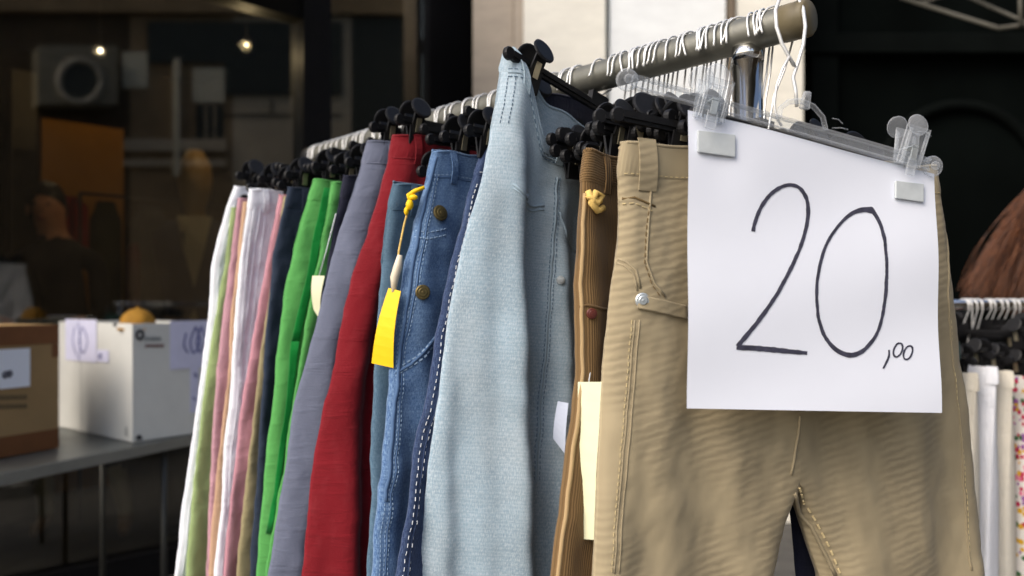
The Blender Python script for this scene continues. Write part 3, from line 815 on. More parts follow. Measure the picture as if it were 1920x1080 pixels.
tpk = simple('pink trousers', 'pink trousers between the broad white pair and khaki ones', [(524, 366), (508, 440), (490, 540), (474, 640), (456, 740), (440, 880), (424, 1000), (416, 1080)], 0.968, C['pink'], 6, T=0.007, amp=0.003)
tkh = simple('khaki trousers', 'khaki grey trousers next to the dark navy pair', [(532, 372), (520, 440), (506, 540), (488, 660), (474, 780), (460, 900), (447, 1020), (442, 1080)], 0.948, C['khaki'], 7, T=0.006, amp=0.002)
tn3 = simple('dark navy trousers', 'dark navy trousers just left of the bright green pair', [(541, 352), (530, 400), (512, 480), (502, 560), (491, 690), (481, 850), (474, 1000), (471, 1080)], 0.918, C['navy'], 8, T=0.008, amp=0.004)
tgr = simple('bright green trousers', 'bright green trousers with vivid inner fold', [(588, 338), (572, 390), (553, 450), (538, 520), (521, 640), (506, 760), (493, 900), (482, 1080)], 0.815, C['green'], 9, fold=[(604, 338), (596, 390), (585, 450), (568, 540), (548, 660), (535, 760), (515, 900), (496, 1080)], kb=0.5, T=0.010, amp=0.004)
tgr.patch([(607, 352), (620, 352), (560, 640), (545, 640)], 0.002, 0.0012, C['greend'], 'inner_fold', 14)
tgr.patch([(545, 640), (560, 640), (506, 1000), (497, 1000)], 0.002, 0.0012, C['greend'], 'inner_fold', 14)
tgl = simple('second green trousers', 'pale green trousers narrow beside the navy pair with cream tag', [(622, 344), (612, 400), (598, 480), (582, 560), (568, 640), (555, 720), (530, 880), (500, 1080)], 0.752, C['green'], 19, T=0.006, amp=0.003)
tn2 = simple('navy trousers with the cream tag', 'ink navy trousers between green and slate ones, cream tag hanging', [(645, 330), (630, 400), (612, 500), (592, 600), (575, 690), (552, 820), (520, 1000), (508, 1080)], 0.700, C['ink'], 10, T=0.007, amp=0.003)
tsl = simple('slate grey trousers', 'slate blue grey trousers left of the dark red pair', [(688, 266), (674, 320), (646, 400), (611, 520), (577, 660), (551, 780), (525, 930), (502, 1080)], 0.625, C['slate'], 11, fold=[(722, 272), (712, 320), (690, 400), (655, 520), (625, 660), (604, 780), (582, 930), (560, 1080)], kb=0.8, groove=((0.03, 0.016, 0.02),), T=0.010, amp=0.003)
trd = simple('dark red trousers', 'dark red trousers between slate grey and blue denim', [(736, 254), (726, 310), (698, 400), (664, 510), (636, 620), (610, 750), (588, 900), (567, 1080)], 0.553, C['red'], 12, fold=[(772, 262), (760, 310), (737, 400), (708, 510), (682, 620), (664, 720), (657, 900), (653, 1080)], kb=0.85, groove=((0.03, 0.016, 0.024),), T=0.012, amp=0.003)
tb6 = simple('teal blue jeans with the yellow tag', 'teal blue jeans behind the yellow tag', [(738, 345), (728, 385), (717, 480), (710, 600), (704, 700), (698, 850), (692, 1000), (688, 1080)], 0.495, C['denim2'], 13, T=0.012, amp=0.005)
tdn = simple('mid blue button jeans', 'mid blue jeans with brass buttons and pale stitching', [(812, 284), (800, 330), (778, 420), (762, 500), (752, 570), (740, 660), (724, 800), (708, 940), (697, 1080)], 0.440, C['denim'], 14, T=0.016, amp=0.006)
tdb = simple('dark indigo jeans', 'dark indigo jeans with white dashed stitching', [(906, 282), (888, 330), (860, 430), (838, 530), (814, 650), (782, 850), (742, 1080)], 0.385, C['dblue'], 15, T=0.008, amp=0.003)

# details of the far group
for t_, cl in ((twh, 'white'), (tw, 'white')):
    t_.stitches(None, M['wthread'], uvp=t_.edge_path(0.03, 0.7, 0.016, 300))
twh.seam([(490, 380), (476, 480), (462, 600), (452, 720)], 0.0016, C['white'])
twh.seam([(502, 380), (488, 480), (474, 600), (462, 720)], 0.0012, C['white'])
tdn.seam([(818, 292), (800, 360), (784, 440), (770, 520), (757, 610), (748, 680), (738, 780), (724, 940)], 0.003, C['denim'])
for d in (0.004, 0.009, 0.014):
    tdn.stitches(None, M['bthread'], 0.003, 0.0018, 0.0006, uvp=tdn.edge_path(0.02, 0.66, d, 420))
tdn.stitches([(768, 432), (800, 436), (838, 428)], M['bthread'])
tdn.stitches([(768, 444), (800, 448), (838, 440)], M['bthread'])
tdn.stitches([(745, 690), (775, 672), (812, 636), (826, 612)], M['bthread'], wd=0.0012)
tdn.stitches([(748, 700), (778, 682), (815, 646), (826, 625)], M['bthread'], wd=0.0012)
tdn.seam([(740, 700), (770, 684), (810, 640), (826, 618)], 0.0026, C['denim'])
tdn.waist_line(0.033, M['bthread'], 0.0007, True); tdn.waist_line(0.005, M['bthread'], 0.0007, True)
tdn.button(824, 399, 0.0115, M['brass']); tdn.button(791, 548, 0.0105, M['brass'])
tdb.waist_line(0.033, M['wthread'], 0.0007, True)
for d in (0.005, 0.013):
    tdb.stitches(None, M['wthread'], 0.0042, 0.0034, 0.0007, uvp=tdb.edge_path(0.05, 0.72, d, 420))
tdb.stitches([(858, 480), (866, 476), (872, 470)], M['wthread'])
# yellow tag on a yellow cord, cream and white card tags (things of their own)
def card(name, label, pxs, Y, mat, th=0.0006, cat='price tag', bend=0.006):
    q = [P(x, y, Y + dy) for x, y, dy in pxs]; n = 8; vs, fs = [], []
    c0 = (q[0] + q[1]) / 2; nn = (q[1] - q[0]).cross(q[3] - q[0]).normalized()
    if nn.y > 0: nn = -nn
    for lay in (0, 1):
        for j in range(n + 1):
            for i in range(2):
                a, b = i, j / n
                p = (q[0] * (1 - a) + q[1] * a) * (1 - b) + (q[3] * (1 - a) + q[2] * a) * b
                vs.append(p + nn * (bend * math.sin(math.pi * b) + th * lay) - c0)
    m = 2 * (n + 1)
    for j in range(n):
        k = j * 2
        fs += [[k, k + 1, k + 3, k + 2][::-1], [m + k, m + k + 1, m + k + 3, m + k + 2], [k, k + 2, m + k + 2, m + k], [k + 3, k + 1, m + k + 1, m + k + 3]]
    fs += [[0, 1, m + 1, m], [m - 1, m - 2, 2 * m - 2, 2 * m - 1]]
    e = empty(name, c0, label, cat)
    link('card', mesh('card', vs, fs, False), mat, e)
    return e, c0
def depth_at(t, px, py, clear=0.006):
    u, v = t.uv(px, py); return (t.pt(u, v, 1, clear) - t.off).y
yd = depth_at(tb6, 735, 560) - 0.035
e, c0 = card('price_tag', 'bright yellow card tag on a cord between the blue jeans', [(729, 540, 0), (752, 546, -0.01), (738, 690, -0.012), (697, 681, 0)], yd, M['yellow_tag'])
mb = MB(); mb.tube([P(x, y, yd + dy) - c0 for x, y, dy in ((740, 545, 0.0), (748, 470, 0.0), (758, 420, 0.01), (768, 385, 0.01), (778, 360, 0.02), (800, 352, 0.03))], 0.0016, 6); mb.build('cord', M['string'], e, True)
mb = MB(); mb.tube([P(x, y, yd - 0.003) - c0 for x, y in ((738, 548), (740, 520), (746, 500), (750, 478))], [0.003, 0.0062, 0.0062, 0.0035], 8); mb.build('cord_sleeve', mat_plain('sleeve', rgb(226, 214, 190), 0.5), e, True)
mb = MB(); mb.ball(P(768, 384, yd + 0.004) - c0, (0.0055, 0.005, 0.0075), 10, 8); mb.ball(P(762, 396, yd + 0.004) - c0, (0.0035, 0.004, 0.006), 10, 8); mb.ball(P(775, 370, yd + 0.006) - c0, (0.0065, 0.004, 0.004), 10, 8); mb.tube([P(x, y, yd + 0.008) - c0 for x, y in ((770, 380), (766, 366), (778, 358), (796, 351))], [0.003, 0.0035, 0.003, 0.0024], 8)
mb.build('knot', M['yellow_tag'], e, True)
cd_ = depth_at(tn2, 605, 540)
e, c0 = card('price_tag', 'cream card tag on the ink navy trousers beside slate ones', [(586, 517, 0), (609, 517, -0.004), (600, 600, -0.004), (588, 580, 0)], cd_, M['cream_tag'])
mb = MB(); mb.tube([P(598, 519, cd_) - c0, P(612, 470, cd_ + 0.01) - c0, P(630, 400, cd_ + 0.02) - c0], 0.0008, 5); mb.build('cord', M['wthread'], e, True)

# --- light blue jeans, hitched up at its near end
def lsag(u):  return 0.108 * sm((u - 0.004) / 0.040)
def lsagb(u): return 0.048 * sm((u - 0.012) / 0.06)
tl = Trousers('trousers', 'large pale blue jeans hitched up above the others, waist gaping open', C['light'],
              [(944, 94), (936, 130), (930, 205), (908, 320), (882, 420), (852, 560), (822, 720), (800, 880), (780, 1080)], 0.297,
              fold=[(992, 92), (974, 140), (959, 200), (955, 270), (955, 350), (960, 560), (966, 800), (972, 1080)], kb=1.0, groove=((0.045, 0.018, 0.030), (0.13, 0.02, 0.02)), W=0.39, T=0.012, Ttop=0.010, seed=21, amp=0.008, lam=0.085,
              tilt=0.22, sagF=lsag, sagB=lsagb, group=G, NP=44, NV=110, rise=0.33)
hanger(rail(0.297), UA, 0.045, 'tilted black clip hanger holding the pale blue jeans, tabs against the pier', tilt=R(12.5), clip_u=0.135)
tl.seam([(1045, 330), (1040, 420), (1030, 560), (1018, 700), (1005, 900), (998, 1060)], 0.002, C['light'])
tl.stitches([(1049, 330), (1045, 420), (1036, 560), (1024, 700), (1011, 900)], M['dbthread'], wd=0.0007)
tl.stitches([(1041, 330), (1036, 420), (1026, 560), (1014, 700), (1001, 900)], M['dbthread'], wd=0.0007)
tl.seam([(962, 345), (985, 372), (1010, 384), (1020, 384)], 0.002, C['light'], 'pocket_edge')
tl.seam([(962, 352), (985, 380), (1010, 392), (1020, 392)], 0.0014, C['light'], 'pocket_edge')
tl.seam([(1050, 395), (1062, 440), (1082, 470)], 0.0016, C['light'], 'pocket_edge')
tl.button(1049, 524, 0.006, M['nickel'], 'rivet')
tl.waist_line(0.037, C['light'], 0.0016); tl.waist_line(0.032, M['dbthread'], 0.0008, True); tl.waist_line(0.043, M['dbthread'], 0.0009, True); tl.waist_line(0.007, M['dbthread'], 0.0008, True)
for d_ in (0.004, 0.010): tl.stitches(None, M['dbthread'], 0.003, 0.002, 0.0007, uvp=tl.edge_path(0.045, 0.11, d_, 100))
tl.belt_loop(tl.u0 + 0.009, C['light'], -0.002, 0.05, 0.009)
tl.belt_loop(tl.u0 + 0.16, C['light']); tl.belt_loop(tl.u0 + 0.07, C['light'])
wd_ = depth_at(tl, 1050, 800)
e, c0 = card('price_tag', 'pale white card tag between the pale blue jeans and brown corduroys', [(1046, 752, 0), (1066, 756, -0.004), (1060, 852, -0.004), (1037, 822, 0)], wd_ - 0.012, M['white_tag'])

tbk = Trousers('trousers', 'added black trousers darkening the gap above the pale blue jeans', C['ink'], [(992, 168), (990, 260), (985, 500), (980, 1080)], 0.338, W=0.30, T=0.008, amp=0.003, seed=23, group=G, NP=22, NV=56)  # black pair added to fill the dark gap at the gaping waist
hanger(rail(0.338), UA, 0.045, 'black clip hanger holding the added black trousers above the pale blue jeans', half=0.14, clip_u=0.10)
# --- brown corduroy
tb = Trousers('trousers', 'brown corduroy trousers with yellow drawstring left of the beige pair', C['brown'],
              [(1096, 286), (1088, 340), (1082, 450), (1079, 580), (1080, 700), (1064, 860), (1046, 1000), (1038, 1080)], 0.150, W=0.36, T=0.014, seed=31, amp=0.004, group=G, NP=34, NV=80)
hanger(rail(0.150), UA, LONG, 'black clip hanger holding the brown corduroys')
tb.belt_loop(tb.u0 + 0.03, C['brown'])
tb.seam(None, 0.0026, mat_cloth('tan_edge', rgb(172, 146, 106), 'twill'), 'side_piping', uvp=tb.edge_path(0.05, 0.55, 0.002))
tb.button(1107, 588, 0.0062, mat_plain('brown_button', rgb(92, 42, 34), 0.4), 'button')
tb.seam([(1086, 576), (1100, 572), (1125, 578), (1150, 582)], 0.0018, C['brown'], 'pocket_edge')
mb = MB(); q = [tb.pt(*tb.uv(x, y), 1, 0.007) for x, y in ((1086, 376), (1096, 372), (1110, 386), (1120, 370), (1108, 366), (1100, 384), (1112, 398), (1122, 392))]; mb.tube(q, 0.0042, 8)
q = [tb.pt(*tb.uv(x, y), 1, 0.007) for x, y in ((1090, 362), (1100, 376), (1118, 380))]; mb.tube(q, 0.0036, 8)
mb.build('drawstring_knot', mat_plain('drawstring', rgb(226, 190, 110), 0.9, 0, 0.2, 150, 0.3, 400), tb.root, True)
bd_ = 0.868
e, c0 = card('price_tag', 'long cream card tag in front of the brown corduroys', [(1084, 716, 0.004), (1130, 716, -0.012), (1114, 1012, -0.012), (1088, 1010, 0.004)], bd_ - 0.008, M['cream_tag'], bend=0.003)
mb = MB(); mb.tube([P(1104, 718, bd_ - 0.01) - c0, P(1108, 690, bd_) - c0, P(1108, 600, bd_ + 0.008) - c0], 0.0007, 5); mb.build('cord', M['wthread'], e, True)

# --- ink navy trousers hidden behind the beige ones

# --- beige twill trousers, almost facing the camera
PL = P(1165, 275, 0.855); rb_ = rail(0.02)
UB = Vector((rb_.x - PL.x, rb_.y - PL.y, 0)).normalized()
tna = Trousers('trousers', 'ink navy trousers whose waist shows left of the sign', C['ink'], [(1238, 246), (1238, 300), (1240, 500), (1234, 1080)], 0.07, U=UB, O=Vector((rail(0.07).x, rail(0.07).y, 0)) , W=0.34, T=0.010, amp=0.003, seed=33, group=G, NP=22, NV=56)
hanger(rail(0.07), UB, 0.135, 'black clip hanger holding the ink navy trousers behind the sign', clip_u=0.13, tilt=R(7))
bg = Trousers('trousers', 'beige twill trousers hanging behind the price sign', C['beige'],
              [(1163, 272), (1159, 310), (1161, 410), (1154, 480), (1142, 580), (1130, 690), (1118, 860), (1109, 1015), (1108, 1080)], 0.02, U=UB, O=Vector((rb_.x, rb_.y, 0)),
              W=0.47, T=0.020, Ttop=0.008, seed=41, amp=0.0055, wr=0.9, lam=0.19, group=G, NP=80, NV=170, rise=0.395, Tleg=0.012,
              right=[(1753, 330), (1768, 420), (1786, 600), (1806, 800), (1832, 1080)], inner=[[(1480, 300), (1479, 890), (1462, 980), (1440, 1080)], [(1481, 300), (1480, 890), (1506, 980), (1542, 1080)]])
hanger(rail(0.022), UB, 0.142, 'black clip hanger holding the beige trousers behind the sign', half=0.20, clip_u=0.118, tilt=R(6))
cb = C['beige']
bg.seam([(1222, 345), (1216, 420), (1212, 490), (1226, 530), (1246, 556)], 0.0016, cb, 'pocket_edge')
bg.stitches([(1218, 385), (1212, 420), (1208, 492), (1222, 534), (1240, 560)], M['dthread'], wd=0.0007)
bg.seam([(1166, 374), (1190, 372), (1228, 388)], 0.0014, M['dthread'], 'waist_seam')
bg.stitches([(1166, 384), (1190, 382), (1226, 398)], M['tthread'], wd=0.0007)
bg.patch([(1192, 552), (1290, 574), (1290, 600), (1194, 578)], 0.001, 0.0028, cb, 'coin_pocket_band')
for yy in (0, 16): bg.stitches([(1210, 562 + yy * 0.9), (1250, 571 + yy * 0.95), (1292, 580 + yy)], M['dthread'], 0.004, 0.002, 0.0007)
bg.button(1203, 563, 0.0082, M['nickel'], 'rivet')
for dx in (0, 9):
    bg.seam([(1190 + dx, 600), (1182 + dx, 700), (1168 + dx, 860), (1156 + dx, 1000), (1152 + dx, 1075)], 0.0010, cb, 'side_seam')
bg.stitches([(1184, 600), (1176, 700), (1162, 860), (1150, 1000), (1146, 1075)], M['tthread'], wd=0.0006)
bg.seam([(1156, 486), (1172, 490), (1192, 506), (1200, 540)], 0.0016, cb, 'pocket_edge')
bg.seam([(1156, 494), (1170, 498), (1188, 514), (1195, 545)], 0.0012, cb, 'pocket_edge')
bg.seam([(1500, 780), (1492, 840), (1483, 890)], 0.0018, cb, 'fly_seam')
bg.seam([(1490, 925), (1520, 985), (1548, 1040), (1566, 1078)], 0.0026, cb, 'inseam')
bg.stitches([(1498, 915), (1528, 975), (1556, 1030), (1574, 1074)], M['tthread'], 0.006, 0.005, 0.0016)
bg.seam([(1770, 430), (1778, 560), (1790, 700), (1806, 900), (1822, 1070)], 0.0016, cb, 'side_seam')
bg.stitches([(1782, 600), (1796, 760), (1812, 930), (1822, 1070)], M['tthread'], wd=0.0006)
bg.waist_line(0.034, M['tthread'], 0.0006, True); bg.waist_line(0.005, M['tthread'], 0.0006, True)
bg.belt_loop(bg.u0 + 0.028, cb, -0.006, 0.052, 0.022); bg.belt_loop(bg.u0 + 0.3, cb); bg.belt_loop(bg.u0 + 0.41, cb)

# --- hooks of the further hangers packed along the rail
near_s = [0.046, 0.082, 0.098, 0.120, 0.134, 0.158, 0.188, 0.212, 0.231, 0.261, 0.040, 0.052, 0.060, 0.090, 0.104, 0.112, 0.128, 0.140, 0.168, 0.180, 0.196, 0.204, 0.222, 0.240, 0.252, 0.270]
far_s = [0.335, 0.352, 0.365, 0.405, 0.42, 0.462, 0.475, 0.515, 0.53, 0.575, 0.59, 0.605, 0.645, 0.66, 0.68, 0.72, 0.735, 0.77, 0.785, 0.80, 0.835, 0.85, 0.87, 0.885, 0.90, 0.935, 1.0, 1.015, 1.12]
for i, s_ in enumerate(near_s):
    rn = random.Random(100 + i)
    U = (UA + RD * rn.uniform(-0.06, 0.02)).normalized()
    hanger(rail(s_), U, rn.choice((0.115, 0.125, 0.132)), 'black hanger in the crowd behind the sign, white hook over the rail', half=0.135, clip_u=rn.uniform(0.09, 0.115), lean=rn.uniform(-0.022, 0.008), tilt=rn.uniform(-0.05, 0.05), group='hangers crowded behind the sign', clips=(i % 3 == 0))
for i, s_ in enumerate(far_s):
    rn = random.Random(300 + i)
    hanger(rail(s_), UA, rn.choice((0.058, 0.066, 0.075)), 'thin black hanger squeezed among the coloured trousers, pale hook over the rail', half=0.15, clip_u=rn.uniform(0.13, 0.155), lean=rn.uniform(-0.018, 0.010), tilt=rn.uniform(-0.04, 0.04), group='hangers squeezed among the trousers', clips=False)

# ------------------------------------------------------------------ clear hanger with the price sign
HL, HR = P(1176, 150, 0.820), P(1748, 312, 0.885)
hc = (HL + HR) / 2; hx = (HR - HL).normalized(); hn = hx.cross(Vector((0, 0, 1))).normalized()
if hn.y > 0: hn = -hn
hz = hx.cross(hn).normalized(); hz = hz if hz.z > 0 else -hz
hm = Matrix((hx, -hn, hz)).transposed().to_4x4(); hm.translation = hc
ch = empty('clear_hanger', hc, 'clear plastic clip hanger holding the price sign at the rail end', 'hanger'); ch.matrix_world = hm
hl = (HR - HL).length
mb = MB(); mb.box((0, 0, 0.006), (hl - 0.01, 0.008, 0.003)); mb.box((0, 0, -0.006), (hl - 0.01, 0.008, 0.003)); mb.box((0, 0, 0), (hl - 0.01, 0.0025, 0.011))
mb.build('bar', M['clear'], ch, bevel=0.0005)
for sg in (-1, 1):
    mb = MB(); mb.disc((sg * hl / 2, 0, 0), (0, 1, 0), 0.012, 0.009, 20); mb.disc((sg * hl / 2, -0.005, 0), (0, 1, 0), 0.005, 0.004, 12); mb.build('end_knob', M['clear'], ch, True)
cx0 = 0.018
pts = [(cx0 - 0.027, 0, 0.006), (cx0 - 0.028, 0, 0.016), (cx0 - 0.020, 0, 0.026), (cx0 - 0.005, 0, 0.031), (cx0 + 0.010, 0, 0.029), (cx0 + 0.024, 0, 0.020), (cx0 + 0.031, 0, 0.006)]
mb = MB(); mb.tube(pts, 0.0030, 8); mb.tube([(cx0, 0, 0.024), (cx0, 0, 0.042)], [0.0058, 0.0045], 10); mb.build('hook_mount', M['clear'], ch, True)
inv = hm.inverted()
def loc(px, py, Y): return inv @ P(px, py, Y)
hp = [loc(1494, 200, .858), loc(1492, 170, .858), loc(1487, 145, .86), loc(1496, 118, .858), loc(1506, 85, .862), loc(1510, 50, .87), loc(1506, 16, .885), loc(1494, -8, .895), loc(1478, -16, .885), loc(1462, -4, .868), loc(1454, 20, .858), loc(1456, 50, .855), loc(1466, 82, .855), loc(1480, 108, .855), loc(1490, 124, .857)]
mb = MB(); mb.tube(hp, 0.0021, 8); mb.build('hook', M['wire'], ch, True)
hp = [loc(1480, 106, .852), loc(1468, 128, .852), loc(1456, 160, .853), loc(1452, 196, .853), loc(1456, 222, .853), loc(1466, 236, .853)]
mb = MB(); mb.tube(hp, 0.0014, 6); mb.build('tie', M['wire'], ch, True)
# cut ends of the plastic ties
for k, q_ in enumerate((((1560, 222), (1572, 224), (1580, 232)), ((1560, 240), (1578, 240), (1590, 243)), ((1722, 246), (1738, 248), (1746, 256)))):
    mb = MB(); mb.tube([loc(x, y, .868) for x, y in q_], 0.0006, 5); mb.build('tie_end', M['clear'], ch, True)
def clear_clip(px0, py0, Yc, sc_=1.0):
    o = loc(px0, py0, Yc)
    e = bpy.data.objects.new('clip', None); COL.objects.link(e); 
    mb = MB()
    for sg in (-1, 1):
        mb.box((0, 0.006 * sg, 0.010), (0.030 * sc_, 0.003, 0.044), Matrix.Rotation(R(-9 * sg), 3, 'X'))
        for xx in (-0.011, 0.011): mb.box((xx * sc_, 0.0085 * sg, 0.008), (0.003, 0.004, 0.040), Matrix.Rotation(R(-9 * sg), 3, 'X'))
        mb.box((0, 0.009 * sg, -0.014), (0.010 * sc_, 0.003, 0.020))
    bpy.data.objects.remove(e)
    c = mb.build('clip', M['clear'], ch, bevel=0.0006, loc=o)
    mb = MB()
    for sg in (-1, 1): mb.disc((-0.003 - 0.010 * (sg > 0), 0.011 * sg, 0.033), (0, 1, 0.2 * sg), 0.0125 * sc_, 0.004, 18)
    mb.build('tab', M['clear'], c, True)
    mb = MB(); mb.box((0, -0.0095, 0.0), (0.007, 0.0018, 0.014)); mb.box((0, 0.0, 0.009), (0.007, 0.02, 0.0015)); mb.build('spring', M['nickel'], c)
    return c
clipL = clear_clip(1332, 205, 0.832, 1.15); clipR = clear_clip(1703, 292, 0.878)

# the sign
sg_pts = [P(1290, 206, 0.836), P(1752, 326, 0.888), P(1765, 774, 0.862), P(1289, 766, 0.812)]
sgc = (sg_pts[0] + sg_pts[1]) / 2
sign = empty('price_sign', sgc, 'white paper sign handwritten 20,00 clipped on the clear hanger', 'price sign')
nrm_s = (sg_pts[1] - sg_pts[0]).cross(sg_pts[3] - sg_pts[0]).normalized()
if nrm_s.y > 0: nrm_s = -nrm_s
def spt(a, b, off=0.0):
    p = (sg_pts[0] * (1 - a) + sg_pts[1] * a) * (1 - b) + (sg_pts[3] * (1 - a) + sg_pts[2] * a) * b
    w_ = 0.003 * math.sin(math.pi * a) * math.sin(math.pi * (0.15 + 0.7 * b)) * 0.5 + 0.0016 * math.sin(7.0 * a + 3 * b) * (1 - b) + 0.0016 * math.sin(11 * b + 4 * a) + 0.002 * math.exp(-((a - 0.12) / 0.1) ** 2 - ((b - 0.12) / 0.14) ** 2) * -1.5
    return p + nrm_s * (w_ + off) - sgc
def sab(px, py):
    a, b = (px - 1290) / 470, (py - 260) / 500
    for _ in range(25):
        p = spt(a, b) + sgc; ex = CX + FPX * p.x / p.y - px; ey = HY - FPX * (p.z - CAMZ) / p.y - py
        a -= ex / 470; b -= (ey - ex * 0.12) / 510
    return a, b
n = 40; vs, fs = [], []
for j in range(n + 1):
    for i in range(n + 1): vs.append(spt(i / n, j / n))
for j in range(n + 1):
    for i in range(n + 1): vs.append(spt(i / n, j / n, -0.00025))
m_ = (n + 1) ** 2
for j in range(n):
    for i in range(n):
        k = j * (n + 1) + i; fs.append([k, k + n + 1, k + n + 2, k + 1]); fs.append([m_ + k, m_ + k + 1, m_ + k + n + 2, m_ + k + n + 1])
rim = list(range(n)) + [i * (n + 1) + n for i in range(n)] + [n * (n + 1) + i for i in range(n, 0, -1)] + [i * (n + 1) for i in range(n, 0, -1)]
link('sheet', mesh('sheet', vs, fs, True), M['paper'], sign)
def spline(pts, k=10):
    out = []
    for i in range(len(pts) - 1):
        p0, p1, p2, p3 = pts[max(0, i - 1)], pts[i], pts[i + 1], pts[min(len(pts) - 1, i + 2)]
        for j in range(k):
            t = j / k; t2, t3 = t * t, t * t * t
            out.append(tuple(0.5 * (2 * b + (c - a) * t + (2 * a - 5 * b + 4 * c - d) * t2 + (3 * b - a - 3 * c + d) * t3) for a, b, c, d in zip(p0, p1, p2, p3)))
    out.append(pts[-1]); return out
def stroke(name, pts, surf, inv_, parent, mat, off=0.0005):
    q = spline(pts); vs, fs = [], []
    for i, (x, y, wd) in enumerate(q):
        wd *= 1 + 0.28 * mnoise.noise(Vector((x * 0.11, y * 0.11, 2.0))) ; x += 0.9 * mnoise.noise(Vector((x * 0.05, y * 0.05, 7.0)))
        x0, y0 = q[max(0, i - 1)][:2]; x1, y1 = q[min(len(q) - 1, i + 1)][:2]
        l = math.hypot(x1 - x0, y1 - y0) or 1; nx, ny = -(y1 - y0) / l * wd / 2, (x1 - x0) / l * wd / 2
        for sgn in (1, -1): vs.append(surf(*inv_(x + nx * sgn, y + ny * sgn), off))
    for i in range(len(q) - 1): fs.append([2 * i, 2 * i + 1, 2 * i + 3, 2 * i + 2])
    return link(name, mesh(name, vs, fs, True), mat, parent)
stroke('digit', [(1412, 434, 8), (1415, 418, 7), (1426, 390, 7), (1446, 363, 7), (1472, 348, 7), (1494, 350, 7), (1510, 368, 7), (1515, 400, 7), (1508, 440, 7), (1488, 492, 7), (1456, 552, 7), (1420, 604, 8), (1382, 650, 9)], spt, sab, sign, M['ink'])
stroke('digit', [(1380, 653, 6), (1400, 652, 10), (1440, 655, 10), (1480, 659, 9), (1513, 662, 7)], spt, sab, sign, M['ink'])
stroke('digit', [(1634, 394, 12), (1614, 394, 9), (1590, 405, 7), (1562, 436, 6), (1542, 478, 6), (1532, 528, 6), (1532, 580, 6), (1542, 622, 7), (1564, 653, 8), (1594, 666, 9), (1622, 654, 8), (1645, 622, 6), (1657, 575, 6), (1662, 520, 6), (1660, 465, 6), (1650, 420, 7), (1632, 390, 8)], spt, sab, sign, M['ink'])
stroke('comma', [(1666, 656, 4), (1666, 668, 4), (1660, 682, 4), (1655, 691, 3)], spt, sab, sign, M['ink'])
for cx_, cy_, rx, ry in ((1683, 656, 8, 13), (1702, 661, 8, 13)):
    stroke('digit', [(cx_ + rx * math.sin(a) + 3 * math.cos(a), cy_ - ry * math.cos(a), 3.4) for a in [2 * math.pi * k / 10 for k in range(11)]], spt, sab, sign, M['ink'])
# frosted gripping pads of the clear clips lie on the paper
for (x0, x1, y0, y1, cp) in ((1306, 1376, 246, 296, clipL), (1676, 1728, 340, 380, clipR)):
    vs = []
    for off in (0.0008, 0.0040):
        for x, y in ((x0, y0), (x1, y0 + (x1 - x0) * 0.12), (x1, y1), (x0, y1 - (x1 - x0) * 0.14)):
            a, b = sab(x, y); vs.append(inv @ (spt(a, max(b, 0.01), off) + sgc) - Vector(cp.location))
    mb = MB(); mb.add(vs, [(0, 1, 2, 3), (7, 6, 5, 4), (1, 0, 4, 5), (2, 1, 5, 6), (3, 2, 6, 7), (0, 3, 7, 4)])
    mb.build('pad', M['frost'], cp, bevel=0.0008)

# ------------------------------------------------------------------ table and boxes at left
TBZ = 0.75
ta, tb_ = Vector((-1.62, 1.50, 0)), P(362, 813, 2.655); tb_.z = 0
tb_ = tb_ + Vector((0.12, 0.27, 0))
tdir = (Vector((-1.111, 2.645, 0)) - Vector((-1.37, 2.06, 0))).normalized(); tback = Vector((-tdir.y, tdir.x, 0))
te0, te1 = Vector((-1.37, 2.06, 0)) - tdir * 0.7, Vector((-1.111, 2.645, 0)) + tdir * 0.22
tbl = empty('steel_table', (te0 + te1) / 2, 'grey steel table carrying the cardboard boxes', 'table'); to = -(te0 + te1) / 2
M['steel'] = mat_plain('table_steel', (0.16, 0.17, 0.16, 1), 0.35, 0.6, 0.2, 6, 0.05)
mb = MB(); z = Vector((0, 0, TBZ - 0.02)); mb.quadbox([te0 + z + to, te1 + z + to, te1 + tback * 0.62 + z + to, te0 + tback * 0.62 + z + to], (0, 0, 0.018)); mb.build('table_top', M['steel'], tbl, bevel=0.004)
mb = MB(); mb.quadbox([te0 + to + Vector((0, 0, TBZ - 0.036)), te1 + to + Vector((0, 0, TBZ - 0.036)), te1 + to + Vector((0, 0, TBZ - 0.004)), te0 + to + Vector((0, 0, TBZ - 0.004))], -tback * 0.006); mb.build('edge_trim', mat_plain('trim', (0.35, 0.36, 0.34, 1), 0.3, 0.7), tbl)
legp = te1 - tdir * 0.40 + tback * 0.04
for p_ in (te1 - tdir * 0.30 + tback * 0.03, te0 + tdir * 0.05 + tback * 0.03, te1 - tdir * 0.1 + tback * 0.58, te0 + tdir * 0.05 + tback * 0.58):
    mb = MB(); mb.tube([p_ + to + Vector((0, 0, TBZ - 0.02)), p_ + to], 0.011, 10); mb.build('leg', mat_plain('leg_steel', (0.05, 0.05, 0.045, 1), 0.4, 0.5), tbl, True)

